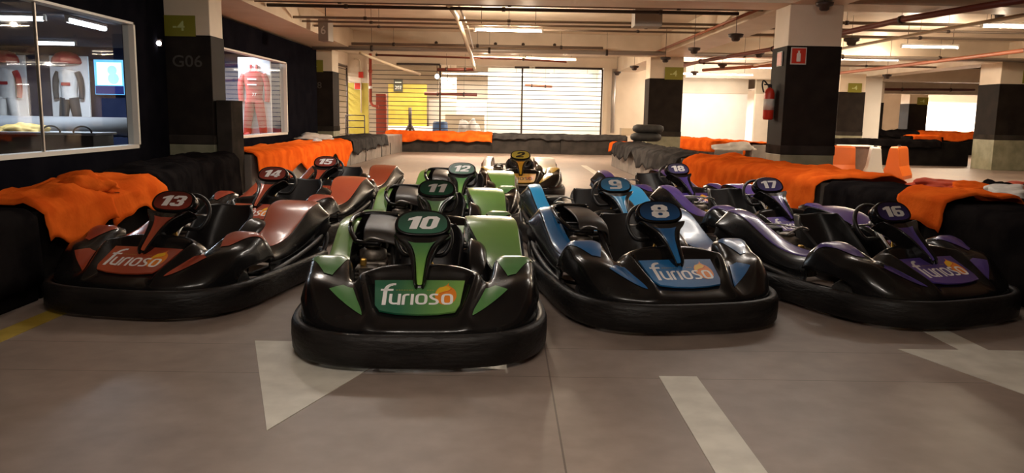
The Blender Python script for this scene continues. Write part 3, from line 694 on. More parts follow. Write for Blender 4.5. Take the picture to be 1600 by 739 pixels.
def make_kart(num, px, py, deg, colr, label, cover, shear, sx, numcol='number_white', size=.145):
    th_ = R(deg); back = Vector((math.sin(th_), math.cos(th_), 0)); o = Vector((px, py, 0))-back*.735
    t = thing('go_kart', label, 'go-kart', o, -th_, 'rental go-karts parked in columns'); made = {}
    for i, (name, par, me, key, only) in enumerate(KP):
        if only == 'cover' and not cover: continue
        ob = bpy.data.objects.new(name, me); C.objects.link(ob); ob.parent = made[par] if par is not None else t; made[i] = ob
        pc = 'skyblue' if (colr == 'blue' and num == '9') else colr
        k = {'pod': pc+'_pod', 'podr': pc+'_pod', 'plate': colr+'_plate', 'trunk': pc+'_trunk', 'number': pc+'_number', 'logo': 'logo_black' if colr == 'yellow' else 'logo_white'}.get(key, key) if isinstance(key, str) else key
        ks = k if isinstance(k, tuple) else (k,)
        if not me.materials:
            for q in ks: me.materials.append(M[q])
        for s_, q in enumerate(ks): ob.material_slots[s_].link = 'OBJECT'; ob.material_slots[s_].material = M[q]
    two = len(num) == 2
    b_ = digits_bm(num, .100 if two else .125, .056 if two else .068, shear*1.4, lambda u, v: nf(u, v+.004), .0078)
    ob = obj('racing_number', b_, numcol, made[NUMPARENT])
    return t
K = 'go-kart'
make_kart('10', -.472, 4.63, -3, 'green', 'front green and black go-kart number 10 with furioso nose plate', True, .25, 1.12)
make_kart('11', -.58, 6.86, -2, 'green', 'green and black go-kart number 11 right behind number 10', True, .25, 1.12)
make_kart('12', -.50, 9.42, 1, 'green', 'rearmost green go-kart number 12 in front of the yellow kart', True, .25, 1.12)
make_kart('8', 1.06, 5.40, -11, 'blue', 'front blue and black go-kart number 8 with dark blue number panel', True, 0, 1.25)
make_kart('9', 1.047, 7.54, -12, 'blue', 'bright sky blue go-kart number 9 behind number 8', False, 0, 1.3)
make_kart('13', -2.30, 5.56, 11, 'red', 'front red and black go-kart number 13 beside orange draped barrier', False, .25, 1.12)
make_kart('14', -2.36, 8.17, 12, 'red', 'red and black go-kart number 14 behind number 13', False, .25, 1.12)
make_kart('15', -2.30, 10.33, 12, 'red', 'rearmost red go-kart number 15 by the left barrier', False, .25, 1.12)
make_kart('16', 2.762, 5.62, -22, 'purple', 'front dark purple and black go-kart number 16 at far right', False, 0, 1.2)
make_kart('17', 2.60, 7.82, -20, 'purple', 'purple and black go-kart number 17 behind number 16', False, 0, 1.2)
make_kart('18', 2.19, 10.1, -20, 'purple', 'rearmost purple go-kart number 18 near grey barrier blocks', False, 0, 1.2)
make_kart('2', .255, 12.98, 0, 'yellow', 'yellow and white go-kart with black number, alone behind the columns', False, .25, 1.2, 'logo_black')

# ------------------------------------------------------------------ floor markings
def mark(name, pts, z, m, label):
    bm = NB(); top = [bm.verts.new((x, y, z)) for x, y in pts]; bot = [bm.verts.new((x, y, .0)) for x, y in pts]
    bm.faces.new(top); N = len(pts)
    for i in range(N): bm.faces.new((bot[i], bot[(i+1) % N], top[(i+1) % N], top[i]))
    bmesh.ops.recalc_face_normals(bm, faces=bm.faces[:]); tag(obj(name, bm, m), label, 'floor marking')
mark('painted_arrow', [(-1.41, 4.44), (-.96, 3.14), (-.515, 4.44), (-.88, 4.44), (-.88, 6.2), (-1.05, 6.2), (-1.05, 4.44)], .003, 'floor_paint', 'white painted floor arrow pointing to the viewer, partly under green kart 10')
mark('painted_arrow', [(2.29, 4.46), (2.735, 3.16), (3.18, 4.46), (2.82, 4.46), (2.82, 6.2), (2.65, 6.2), (2.65, 4.46)], .003, 'floor_paint', 'white painted floor arrow at lower right in front of kart 16')
mark('painted_line', [(.80, -1.5), (1.0, -1.5), (.995, 3.91), (.80, 3.91)], .003, 'floor_paint', 'straight white painted bay line in the foreground below kart 8')
mark('painted_line', [(-2.98, 2.5), (-2.82, 2.5), (-2.74, 7.9), (-2.88, 7.9)], .003, 'floor_yellow', 'worn yellow floor line at left beside the black barrier')
mark('painted_line', [(2.05, 14.2), (2.2, 14.2), (2.2, 21.5), (2.05, 21.5)], .003, 'floor_paint', 'white floor line far back between yellow kart and grey blocks')

# ------------------------------------------------------------------ barriers
def pathlen(P): return sum((Vector(P[i+1])-Vector(P[i])).length for i in range(len(P)-1))
def path_at(P, s):
    for i in range(len(P)-1):
        a, b_ = Vector(P[i]), Vector(P[i+1]); l = (b_-a).length
        if s <= l or i == len(P)-2: return a+(b_-a)*(s/l), (b_-a).normalized()
        s -= l
def block(p0, p1, w_, h, m, label, side, group=None, bev=.015, name='barrier_block'):
    a, b_ = Vector(p0), Vector(p1); d = (b_-a); l = d.length; ang = math.atan2(d.y, d.x)
    bm = NB(); y0, y1 = (0, w_) if side > 0 else (-w_, 0)
    box(bm, .002, l-.002, y0, y1, 0, h, bev)
    for v in bm.verts: v.co += noise.noise_vector(v.co*3)*.004; v.co.z = max(v.co.z, 0)
    o = obj(name, bm, m); o.location = (a.x, a.y, 0); o.rotation_euler = (0, 0, ang); tag(o, label, 'barrier', group); return o
def drape(name, P, w_, h, drop, m, label, side, seed=0, lump=.05, sag=.08, foldf=4, cat='cloth', back=.3, bulge=.03, hlast=None, top_lump=None):
    P = [Vector((*p, 0)) for p in P]; L_ = pathlen(P); n = max(16, int(L_/.05)); n = min(n, 150)
    bm = NB(); V = []; tl = top_lump if top_lump is not None else lump
    prof = [(0, -1.0), (0, -.8), (0, -.6), (0, -.4), (0, -.2), (0, -.07)]+[(t, 0) for t in (.04, .12, .22, .34, .46, .58, .7, .82, .92, 1)]+[(1, -q) for q in (.1, .35, .7, 1.0)]
    for i in range(n+1):
        s = L_*i/n; p, d = path_at(P, s); nr = Vector((-d.y, d.x, 0))*side
        dr = drop*(1+sag*4*noise.noise(Vector((s*1.1, seed, 3)))*1.0)+.05*noise.noise(Vector((s*4, seed, 8)))
        ends = min(1, min(s, L_-s)/.12+.0)
        row = []
        for (a_, z_) in prof:
            q = Vector((s*1.6, a_*2+seed*7, z_*.6)); fold = noise.noise(Vector((s*foldf*1.3+z_*.4, seed*3.1, z_*.5)))
            if z_ < 0 and a_ == 0:
                o_ = -bulge-.02-abs(z_)*.02-(fold*.5+.5)*lump*abs(z_)**.5*1.0
                zz = h+.012+z_*dr
            elif a_ == 1 and z_ < 0: o_ = w_+.03+fold*lump*.4; zz = h+.012+z_*back
            else:
                e_ = min(a_, 1-a_)*6; o_ = a_*w_+(-bulge*.7 if a_ < .1 else 0)
                zz = h+.020+tl*(.5+noise.noise(q*1.4)*.9)*min(1, e_+.15)+tl*.25*noise.noise(q*5)
            if i == 0 or i == n: zz -= .02
            row.append(bm.verts.new(p+nr*o_+Vector((0, 0, max(zz, .02)))+noise.noise_vector(Vector((s*5, a_*6+z_*3, seed)))*lump*.25))
        V.append(row)
    for i in range(n):
        for j_ in range(len(prof)-1):
            f = bm.faces.new((V[i][j_], V[i+1][j_], V[i+1][j_+1], V[i][j_+1])); f.smooth = True
    bm.normal_update(); bmesh.ops.solidify(bm, geom=bm.faces[:], thickness=.006)
    return tag(obj(name, bm, m), label, cat)
def heap(x, y, z, sx, sy, sz, m, label, seed, name='crumpled_cloth', cat='cloth', rz=0):
    bm = NB(); bmesh.ops.create_icosphere(bm, subdivisions=4, radius=1)
    for v in bm.verts:
        c_ = v.co.copy(); f = 1+.45*noise.noise(c_*1.3+Vector((seed, 0, 0)))+.22*noise.noise(c_*3.2+Vector((0, seed, 0)))+.08*abs(noise.noise(c_*8))
        v.co = Vector((c_.x*sx*f, c_.y*sy*f, max(0.0, c_.z*f)*sz))
    o = obj(name, bm, m, smooth=True); o.location = (x, y, z); o.rotation_euler = (0, 0, rz); return tag(o, label, cat)
# left row
LB = [((-3.15, 3.0), (-3.15, 5.35)), ((-3.16, 5.38), (-3.3, 7.8)), ((-3.42, 7.9), (-3.85, 10.1)), ((-3.85, 10.12), (-4.08, 12.2)), ((-4.08, 12.95), (-3.95, 16.4)), ((-3.95, 16.42), (-3.82, 19.9)), ((-3.82, 19.95), (-3.72, 22.5)), ((-3.72, 22.52), (-3.66, 25.0)), ((-3.66, 25.02), (-3.5, 27.45))]
LL = ['black rubber-faced barrier block at the lower left edge', 'dark barrier block under the orange cloth beside kart 13', 'dark barrier block under black cloth, nearer of two left of kart 14', 'dark barrier block under black cloth, further of two near the bay G06 pillar', 'grey barrier block under the orange cloth below the second shop window, nearer half', 'grey barrier block under the orange cloth below the second shop window, further half', 'grey barrier block under dark grey cloth left of kart 12', 'grey barrier block under dark grey cloth ending by the far corner', 'bare grey barrier block at the far left corner of the track']
for i, ((a, b_), l) in enumerate(zip(LB, LL)): block(a, b_, .62, .60, 'conveyor_black' if i < 4 else 'block_grey', l, 1)
drape('draped_cloth', [(-3.15, 3.0), (-3.15, 5.3)], .62, .62, .50, 'cloth_black', 'black cover hanging over the barrier at the lower left edge', 1, 1, .012, .0, 1)
drape('draped_cloth', [(-3.18, 5.42), (-3.24, 6.5)], .62, .60, .20, 'cloth_orange', 'orange cloth bunched on the left barrier beside kart 13, nearer lump', 1, 2, .05, .3, 1.6, top_lump=.12)
drape('draped_cloth', [(-3.25, 6.45), (-3.32, 7.75)], .62, .60, .26, 'cloth_orange', 'orange cloth on the left barrier behind kart 13, further lump', 1, 3, .05, .25, 1.6, top_lump=.10)
heap(-3.45, 6.5, .64, .22, .3, .14, 'cloth_orange', 'small gathered knot of orange cloth between the two left lumps', 4)
drape('draped_cloth', [(-3.44, 7.95), (-3.85, 10.1), (-4.08, 12.2)], .70, .62, .58, 'cloth_black', 'long black cloth over the left barrier below the shop wall', 1, 5, .03, .03, 1.2, top_lump=.07)
drape('draped_cloth', [(-4.05, 12.98), (-3.95, 16.4), (-3.84, 19.85)], .85, .60, .42, 'cloth_orange', 'long orange cloth over the barrier below the red suit window', 1, 6, .05, .2, 1.4, top_lump=.06)
drape('draped_cloth', [(-3.83, 20.0), (-3.72, 22.5), (-3.68, 24.9)], .85, .62, .30, 'cloth_grey', 'dark grey cloth over the barrier at the back left bend', 1, 7, .04, .2, 1.6, top_lump=.05)
heap(-4.58, 19.3, .66, .45, .3, .14, 'cloth_white', 'crumpled white sheet behind the orange cloth under the second window', 9)
heap(-4.1, 17.6, .67, .09, .09, .05, 'cloth_white', 'small white rag lying on the long orange cloth', 19)
for k, (x, y) in enumerate([(-3.72, 20.9), (-3.66, 23.2), (-3.62, 24.7)]):
    bm = NB(); tube(bm, spline([(x+.10, y, .40), (x+.115, y+.01, .25), (x+.11, y-.01, .05)], 4), .012, 6)
    tag(obj('tie_strap', bm, 'matt_black'), ['black tie strap hanging from the dark grey cloth, nearest one', 'black tie strap hanging from the dark grey cloth, middle one', 'black tie strap hanging at the far end of the dark grey cloth'][k], 'strap')
# far row
names = ['far barrier block under the left end of the orange cloth', 'far barrier block under the right end of the orange cloth', 'far barrier block directly behind the yellow kart', 'far barrier block at the right end under black cloth']
for i, (a, b_) in enumerate([(-4.1, -2.29), (-2.29, -.44), (-.44, 1.91), (1.91, 4.2)]): block((a, 27.6), (b_, 27.6+.02*i), .6, .62, 'block_dark', names[i], 1)
drape('draped_cloth', [(-4.1, 27.6), (-.44, 27.6)], .6, .63, .27, 'cloth_orange', 'orange cloth over the far barrier in front of the shutter', 1, 11, .09, .12, 3.5)
drape('draped_cloth', [(-.42, 27.6), (4.2, 27.68)], .6, .64, .16, 'cloth_grey', 'black cloth over the far barrier behind the yellow kart', 1, 12, .04, .1, 2)
# right row
RBK = [((3.9, 3.0), (3.78, 5.0), 'conveyor_black', 'black barrier block at the right edge beside the nose of kart 16'), ((3.78, 5.02), (3.62, 6.85), 'conveyor_black', 'black barrier block beside the rear of kart 16'), ((3.60, 7.0), (3.58, 8.7), 'conveyor_black', 'black barrier block between kart 17 and the orange cloth scrap'),
       ((3.52, 8.85), (3.3, 11.2), 'block_grey', 'grey barrier block under the big orange cloth, nearer half'), ((3.3, 11.22), (3.05, 13.6), 'block_grey', 'grey barrier block under the big orange cloth, further half'),
       ((3.02, 13.7), (2.95, 16.2), 'block_grey', 'grey barrier block behind kart 18 under ragged black cloth'), ((2.95, 16.22), (2.9, 18.8), 'block_grey', 'grey barrier block in the middle of the ragged black cloth'), ((2.9, 18.82), (2.86, 21.5), 'block_grey', 'grey barrier block at the far end of the right row')]
for a, b_, m, l in RBK: block(a, b_, .62, .62, m, l, -1)
drape('draped_cloth', [(3.9, 3.0), (3.78, 5.0), (3.64, 6.7)], .66, .62, .55, 'cloth_black', 'black cover over the barrier at the right edge beside kart 16', -1, 21, .012, .0, 1)
drape('draped_cloth', [(3.66, 6.45), (3.60, 7.15)], .60, .68, .26, 'cloth_orange', 'short orange cloth scrap between two black covered blocks', -1, 22, .05, .2, 2)
drape('draped_cloth', [(3.58, 7.1), (3.54, 8.65)], .66, .63, .5, 'cloth_black', 'black cover over the single block left of the orange scrap', -1, 23, .015, .0, 1)
drape('draped_cloth', [(3.52, 8.85), (3.3, 11.2), (3.08, 13.55)], 1.0, .63, .46, 'cloth_orange', 'big orange cloth over the right barrier in front of the extinguisher pillar', -1, 24, .07, .2, 1.5, top_lump=.08)
drape('draped_cloth', [(3.02, 13.75), (2.95, 16.2), (2.9, 18.8), (2.87, 20.9)], .66, .62, .30, 'cloth_grey', 'ragged dark cloth over the grey blocks behind kart 18', -1, 25, .07, .35, 3)
drape('draped_cloth', [(2.87, 20.95), (2.86, 21.5)], .66, .62, .22, 'cloth_orange', 'small orange cloth over the far end block of the right row', -1, 26, .03, .1, 3)
# second row behind
block((5.85, 26.8), (6.5, 24.6), .6, .62, 'block_grey', 'grey barrier block under orange cloth behind the shutter side pillar', -1); block((6.5, 24.58), (7.3, 22.0), .6, .62, 'block_grey', 'grey barrier block under orange cloth left of the extinguisher pillar', -1)
drape('draped_cloth', [(5.85, 26.8), (6.5, 24.6), (7.3, 22.0)], .8, .63, .5, 'cloth_orange', 'orange cloth in front of the bright white bay wall', -1, 31, .07, .15, 2.5)
block((4.6, 17.6), (5.4, 20.4), .6, .62, 'block_grey', 'low grey block holding the white sheet by the extinguisher pillar', -1)
heap(5.2, 18.2, .62, .42, .4, .16, 'cloth_white', 'white sheet lying behind the big orange cloth left of the pillar', 33)
# wide dark block with clothes behind kart 16
block((4.55, 9.2), (4.95, 6.4), .95, .60, 'conveyor_black', 'wide black barrier block carrying the heap of clothes at right', 1, name='barrier_block')
cl = [(4.75, 8.7, .30, .22, .09, 'cloth_red', 'red and black jacket at the left end of the clothes heap'), (5.05, 8.5, .28, .25, .08, 'cloth_orange', 'bright orange garment in the clothes heap'), (5.15, 8.05, .22, .2, .09, 'cloth_white', 'white shirt in the clothes heap'),
      (5.35, 8.55, .22, .2, .10, 'cloth_black', 'black garment behind the white shirt in the clothes heap'), (5.0, 7.75, .22, .2, .07, 'cloth_white', 'pale cloth at the front of the clothes heap'), (5.3, 7.6, .3, .25, .12, 'cloth_olive', 'dark olive garment nearest the right edge'), (5.45, 7.9, .26, .2, .10, 'cloth_orange', 'orange garment half under the olive one'), (5.6, 8.6, .25, .2, .08, 'cloth_red', 'dark red garment at the back of the clothes heap'), (5.55, 8.2, .15, .2, .10, 'cloth_grey', 'grey garment in the middle back of the clothes heap')]
for k, (x, y, a_, b_, c_, m, l) in enumerate(cl): heap(x-.05, y, .60, a_, b_, c_, m, l, 40+k*3, 'garment', 'clothing', k*.7)
# tyre stack
for k in range(2):
    bm = NB(); lathe(bm, [(.20, 0), (.30, .0), (.38, .04), (.40, .10), (.38, .17), (.30, .21), (.20, .21)], 32, (0, 0, 0))
    o = obj('loose_tyre', bm, 'tyre'); o.location = (3.62+.05*k, 20.7, .70+.215*k); tag(o, ['lower tyre of the stack beside the shutter side pillar', 'upper tyre of the stack beside the shutter side pillar'][k], 'tyre')
bm = NB(); box(bm, -.3, .3, -.2, .2, 0, .25, .02); o = obj('cardboard_box', bm, 'plaster_beige'); o.location = (4.3, 27.95, .68); tag(o, 'small pale box on the far barrier near the white pipe', 'box')
# plastic water barriers
def waterb(x, y, rz, m, label, l=.9):
    bm = NB(); sec = [(-.24, 0), (-.24, .08), (-.15, .30), (-.10, .70), (-.08, .74), (.08, .74), (.10, .70), (.15, .30), (.24, .08), (.24, 0)]
    A = []
    N = 9
    for i in range(N):
        t = i/(N-1); xx = (t-.5)*l; k = 1.0 if i not in (0, N-1) else .96
        A.append([bm.verts.new((xx, a_*k, z_*(k if z_ > .5 else 1))) for a_, z_ in sec])
    for P_, Q_ in zip(A, A[1:]):
        for k in range(len(sec)): bm.faces.new((P_[k], P_[(k+1) % len(sec)], Q_[(k+1) % len(sec)], Q_[k]))
    bm.faces.new(A[0]); bm.faces.new(A[-1][::-1]); bmesh.ops.recalc_face_normals(bm, faces=bm.faces[:])
    o = obj('traffic_barrier', bm, m); o.location = (x, y, 0); o.rotation_euler = (0, 0, rz)
    tag(o, label, 'barrier')
    q = NB(); box(q, -l*.25, l*.25, -.2, -.12, .04, .16, .01); obj('forklift_slot', q, 'matt_black', o)
    q = NB(); lathe(q, [(.04, .735), (.04, .765), (.02, .77)], 12); obj('filler_cap', q, 'matt_black', o)
waterb(7.65, 18.6, 0, 'barrier_orange', 'orange plastic traffic barrier nearest the extinguisher pillar'); waterb(8.32, 18.0, R(70), 'barrier_white', 'white plastic traffic barrier between two orange ones', .7); waterb(9.15, 18.6, R(50), 'barrier_orange', 'orange plastic traffic barrier at the right end of its row')
bm = NB(); box(bm, -.9, .9, -.35, .35, 0, .03, .01); o = obj('cover_board', bm, 'barrier_white'); o.location = (8.0, 19.3, .70); tag(o, 'pale flat board lying behind the plastic traffic barriers', 'board')
bm = NB(); box(bm, -.8, .8, -.25, .25, 0, .70, .02); o = obj('barrier_block', bm, 'block_grey'); o.location = (8.0, 19.3, 0); tag(o, 'grey block under the pale flat board', 'barrier')
fr_ = [((9.9, 24.2), (12.0, 24.3), 'dark barrier block right of the plastic barriers'), ((12.02, 24.3), (14.1, 24.3), 'dark barrier block left of the right edge pillar')]
for a, b_, l in fr_: block(a, b_, .6, .72, 'conveyor_black', l, 1)
drape('draped_cloth', [(9.9, 24.2), (13.2, 24.3)], .6, .74, .2, 'cloth_black', 'black cloth over the dark barrier in front of the far right hall', 1, 51, .04, .1, 2)
drape('draped_cloth', [(13.0, 25.6), (13.9, 25.6)], .6, .86, .3, 'cloth_orange', 'orange cloth scrap left of the right edge pillar', 1, 52, .04, .1, 2)
block((12.9, 25.6), (14.0, 25.6), .6, .85, 'conveyor_black', 'dark block under the orange scrap left of the right edge pillar', 1)
block((14.2, 33), (19.5, 33), .6, .86, 'conveyor_black', 'distant dark barrier block across the far right hall', 1)
drape('draped_cloth', [(14.2, 33), (17.0, 33)], .6, .88, .2, 'cloth_black', 'black lumpy cloth on the distant far right barrier', 1, 53, .08, .1, 3, top_lump=.12)
drape('draped_cloth', [(17.0, 33), (19.5, 33)], .6, .88, .3, 'cloth_orange', 'orange cloth on the distant far right barrier', 1, 54, .06, .1, 3, top_lump=.08)

# ------------------------------------------------------------------ things on pillars and walls
def sign(name, x, y, z, w_, h, m, label, ang=0):
    t = thing(name, label, 'sign', (x, y, z), ang); q = NB(); box(q, -w_/2, w_/2, -.012, 0, -h/2, h/2, .002); obj('border', q, 'label_paper', t)
    q = NB(); box(q, -w_/2+.015, w_/2-.015, -.016, -.012, -h/2+.015, h/2-.015); obj('field', q, m, t); return t
t = sign('extinguisher_sign', 4.36, 12.18, 2.25, .235, .25, 'red_paint', 'red square sign with white extinguisher symbol facing the viewer')
q = NB(); lathe(q, [(.028, -.085), (.032, -.07), (.032, .03), (.012, .05), (.012, .065), (.02, .075)], 14, (0, -.018, 0)); 
for v in q.verts: v.co.y = -.017-.003*(v.co.y < -.018)
obj('symbol', q, 'white_paint', t)
sign('extinguisher_sign', 4.18, 12.45, 2.22, .22, .22, 'red_paint', 'red square sign on the left face of the extinguisher pillar', R(-90))
t = thing('fire_extinguisher', 'red fire extinguisher with black hose hung on the pillar', 'fire extinguisher', (4.10, 12.6, 0))
q = NB(); lathe(q, [(.02, 1.30), (.07, 1.305), (.08, 1.33), (.08, 1.70), (.06, 1.76), (.025, 1.79), (.02, 1.80)], 20); obj('cylinder', q, 'red_paint', t)
q = NB(); lathe(q, [(.0815, 1.45), (.0815, 1.62)], 20); bmesh.ops.recalc_face_normals(q, faces=q.faces[:]); obj('paper_label', q, 'label_paper', t)
q = NB(); box(q, -.03, .03, -.02, .02, 1.79, 1.84, .005); box(q, -.09, .02, -.012, .012, 1.83, 1.85, .003); obj('valve', q, 'matt_black', t)
q = NB(); tube(q, spline([(-.02, 0, 1.82), (-.10, 0, 1.90), (-.12, 0, 1.83), (-.09, 0, 1.72)], 6), .012, 8); obj('hose', q, 'matt_black', t)
# hanging sign 6
t = thing('bay_sign', 'hanging grey sign with number 6 under the ceiling pipes', 'sign', (-3.78, 17.2, 3.18), R(-8))
q = NB(); box(q, -.11, .11, -.15, .15, -.42, .02, .01); obj('board', q, 'grey_box', t)
q = text_bm('6', .24, 0, .01, 1, plane_fn((0, -.151, -.20), (1, 0, 0), (0, 0, 1)), .002); obj('bay_number', q, 'label_paper', t)
q = NB(); tube(q, [(0, 0, 0), (0, 0, .32)], .01, 6); obj('hanger', q, 'dark_metal', t)
# entrance wall bits
sign('fire_alarm_sign', -5.62, 30.98, 2.3, .28, .26, 'red_paint', 'red alarm sign on the yellow wall left of the shutter')
bm = NB(); box(bm, -.09, .09, -.08, 0, -.11, .11, .01); o = obj('alarm_box', bm, 'red_paint'); o.location = (-5.5, 31.0, 2.72); tag(o, 'red alarm call box above the yellow wall', 'alarm box')
bm = NB(); tube(bm, [(-5.5, 30.93, 2.6), (-5.5, 30.93, 1.3)], .025, 8); tube(bm, spline([(-5.75, 30.93, 3.3), (-5.55, 30.93, 3.25), (-5.5, 30.93, 2.85)], 5), .025, 8); tag(obj('conduit_pipe', bm, 'cream_pipe'), 'thin conduit running down the yellow wall to the alarm', 'pipe')
t = thing('red_standpipe', 'vertical red fire pipe with coupling left of the shutter', 'pipe', (-5.1, 30.7, 0))
q = NB(); tube(q, [(0, 0, 1.7), (0, 0, 3.5)], .055, 10); tube(q, spline([(0, 0, 1.75), (.08, 0, 1.58), (.3, 0, 1.55)], 4), .05, 10); obj('pipe', q, 'dull_red', t)
for z in (2.2, 2.8): q = NB(); tube(q, [(0, 0, z), (0, 0, z+.1)], .075, 10); obj('coupling', q, 'white_paint' if z < 2.5 else 'dull_red', t)
t = thing('metal_rack', 'low dark metal rack by the yellow wall at back left', 'rack', (-5.55, 30.2, 0))
for z in (.5, .75, 1.0, 1.2): q = NB(); tube(q, [(-.4, 0, z), (.3, 0, z)], .02, 6); obj('bar', q, 'dark_metal', t)
for x in (-.4, .3): q = NB(); tube(q, [(x, 0, 0), (x, 0, 1.2)], .022, 6); obj('leg', q, 'dark_metal', t)
# behind the shutter
bm = NB(); box(bm, -.2, .2, -.15, .15, 0, 2.05, .01); o = obj('hydrant_cabinet', bm, 'dull_red'); o.location = (-4.95, 32.4, 0); tag(o, 'tall red cabinet standing behind the left end of the shutter', 'cabinet')
t = thing('room_sign', 'dark sign with number 203 behind the shutter', 'sign', (-4.75, 35.95, 2.55)); q = NB(); box(q, -.2, .2, -.03, 0, -.3, .25, .005); obj('board', q, 'dark_sign', t)
q = text_bm('203', .2, 0, .01, 1, plane_fn((0, -.031, -.12), (1, 0, 0), (0, 0, 1)), .002); obj('room_number', q, 'white_paint', t)
q = NB(); box(q, -.14, .14, -.034, -.03, .08, .12); obj('text_line', q, 'white_paint', t)
t = thing('step_stand', 'dark A-shaped stand in front of the yellow wall', 'stand', (-4.0, 34.0, 0))
q = NB(); tube(q, [(0, 0, .4), (0, 0, 1.55)], .07, 8); obj('mast', q, 'dark_metal', t)
for s in (-1, 1): q = NB(); tube(q, [(0, 0, .9), (s*.45, 0, .02)], .05, 8); obj('leg', q, 'dark_metal', t)
q = NB(); tube(q, [(-.7, -.02, .35), (1.8, -.02, .28)], .04, 8); obj('cross_bar', q, 'dark_metal', t)
t = thing('plastic_drum', 'blue plastic drum behind the shutter', 'drum', (-2.62, 32.6, 0)); q = NB()
lathe(q, [(.26, 0), (.30, .03), (.31, .3), (.32, .33), (.31, .36), (.31, .62), (.32, .65), (.31, .68), (.30, .95), (.26, .98)], 28); obj('body', q, 'blue_plastic', t); q = NB(); lathe(q, [(.27, .98), (.27, 1.0), (.05, 1.005)], 24); obj('lid', q, 'blue_plastic', t)
heap(-1.45, 32.8, 0, .58, .4, 1.05, 'cloth_white', 'big white plastic rubbish bag behind the shutter', 61, 'rubbish_bag', 'bag')
bm = NB(); box(bm, -.85, .8, -.3, .3, 0, 1.3, .01); o = obj('counter', bm, 'plaster_beige'); o.location = (-1.7, 34.6, 0); tag(o, 'beige counter behind the drum and rubbish bag', 'counter')
def lampball(x, y, z, label):
    t = thing('glow_ball', label, 'lamp', (x, y, z)); q = NB(); bmesh.ops.create_uvsphere(q, u_segments=14, v_segments=8, radius=.09); obj('bulb', q, 'lamp_glow', t, True)
    q = NB(); tube(q, [(0, 0, .07), (0, 0, 3.5-z)], .012, 6); obj('hanger', q, 'dark_metal', t)
lampball(-2.75, 32.5, 2.78, 'small bright lamp behind the top left of the shutter'); lampball(-2.4, 33.5, 2.50, 'small bright lamp just below and right of the other one')
# ------------------------------------------------------------------ tube lights and pipes
def fixture(x0, x1, y, z, label, glow='tube_glow', g=1, x1y=None, batten=True, r=.02):
    y1 = y if x1y is None else x1y
    t = thing('tube_light', label, 'ceiling light', ((x0+x1)/2, (y+y1)/2, z), math.atan2(y1-y, x1-x0)); l = math.hypot(x1-x0, y1-y)/2
    q = NB(); box(q, -l, l, -.04, .04, .03, .07, .005); obj('batten', q, 'white_paint', t)
    q = NB(); tube(q, [(-l+.03, 0, 0), (l-.03, 0, 0)], r, 10); obj('tube', q, glow, t)
    for s in (-1, 1): q = NB(); box(q, s*l-.02, s*l+.02, -.025, .025, -.03, .05, .004); obj('end_cap', q, 'white_paint', t)
    for s in (-.8, .8): q = NB(); tube(q, [(s*l, 0, .05), (s*l, 0, max(.08, (3.5 if z > 2.72 else 2.72)-z))], .006, 6); obj('hanger', q, 'dark_metal', t)
fixture(-.65, .72, 16.7, 3.0, 'tube light hanging under the middle ceiling bay'); fixture(-1.0, .55, 24.4, 2.98, 'tube light behind the cream cross beam'); fixture(.6, 2.1, 24.6, 2.98, 'tube light at right end of the row behind the cross beam')
fixture(-2.6, .75, 33.2, 2.93, 'long bright tube light row seen through the shutter'); fixture(1.8, 3.5, 33.4, 2.95, 'tube light at the right behind the shutter')
fixture(8.35, 9.9, 14.4, 3.0, 'nearest tube light at the upper right edge', r=.03); fixture(9.0, 10.3, 18.6, 3.0, 'tube light in the second right bay'); fixture(8.3, 10.6, 22.0, 2.95, 'tube light just before the second cross beam at right'); fixture(7.7, 9.3, 26.8, 2.98, 'tube light left of the extinguisher pillar'); fixture(6.0, 9.3, 30.6, 2.95, 'long tube light over the white bay wall')
fixture(-1.4, 1.0, 1.5, 3.0, 'tube light overhead near the viewer'); fixture(2.0, 4.1, 8.6, 3.0, 'tube light overhead at right before the front cross beam'); fixture(-2.8, -.4, 8.8, 3.0, 'tube light overhead at left before the front cross beam')
fixture(-8.8, -6.98, 12.5, 2.62, 'long tube light at the left in the shop room', 'shop_glow', r=.035); fixture(-6.70, -6.76, 12.6, 2.62, 'tilted tube light in the middle of the shop ceiling', 'shop_glow', x1y=13.9, r=.04); fixture(-9.8, -9.0, 17.2, 2.62, 'short tube light above the white racing suit', 'shop_glow', r=.035)
def pipe(name, pts, r, m, label, n=8, straps=False):
    t = thing(name, label, 'pipe', pts[0]); o0 = Vector(pts[0]); q = NB(); tube(q, [Vector(p)-o0 for p in pts], r, n); obj('run', q, m, t)
    d = Vector(pts[-1])-o0; k = max(1, int(d.length/3.2))
    if straps:
        for i in range(k+1):
            p = d*((i+.5)/(k+1)) if len(pts) == 2 else Vector(pts[min(i, len(pts)-1)])-o0
            top = 3.5-o0.z-p.z
            if top > .02:
                q = NB(); tube(q, [p+Vector((0, 0, 0)), p+Vector((0, 0, top))], .004, 6); tube(q, [p+d.normalized()*-.03, p+d.normalized()*.03], r*1.35, 8); obj('hanger', q, 'dark_metal', t)
for i, (x1, y, z, r, m, l) in enumerate([(4.2, 13.5, 3.08, .025, 'grey_pipe', 'thin grey ceiling pipe nearest the viewer in the middle bay'), (4.0, 14.2, 3.10, .03, 'dark_metal', 'dark ceiling pipe just behind the nearest grey one'), (4.2, 15.9, 3.10, .025, 'grey_pipe', 'grey ceiling pipe in the middle of the bay'), (4.2, 16.6, 3.10, .022, 'grey_pipe', 'thin ceiling pipe right behind the tube light'), (4.2, 17.6, 3.12, .022, 'grey_pipe', 'rearmost thin grey pipe before the cream cross beam')]):
    pipe('ceiling_pipe', [(-4.12, y, z), (x1, y, z)], r, m, l, straps=True)
pipe('cable_tray_pipe', [(-5.1, 21.6, 2.98), (4.2, 21.6, 2.98)], .06, 'galvanised', 'thick galvanised pipe across under the cream cross beam', straps=True)
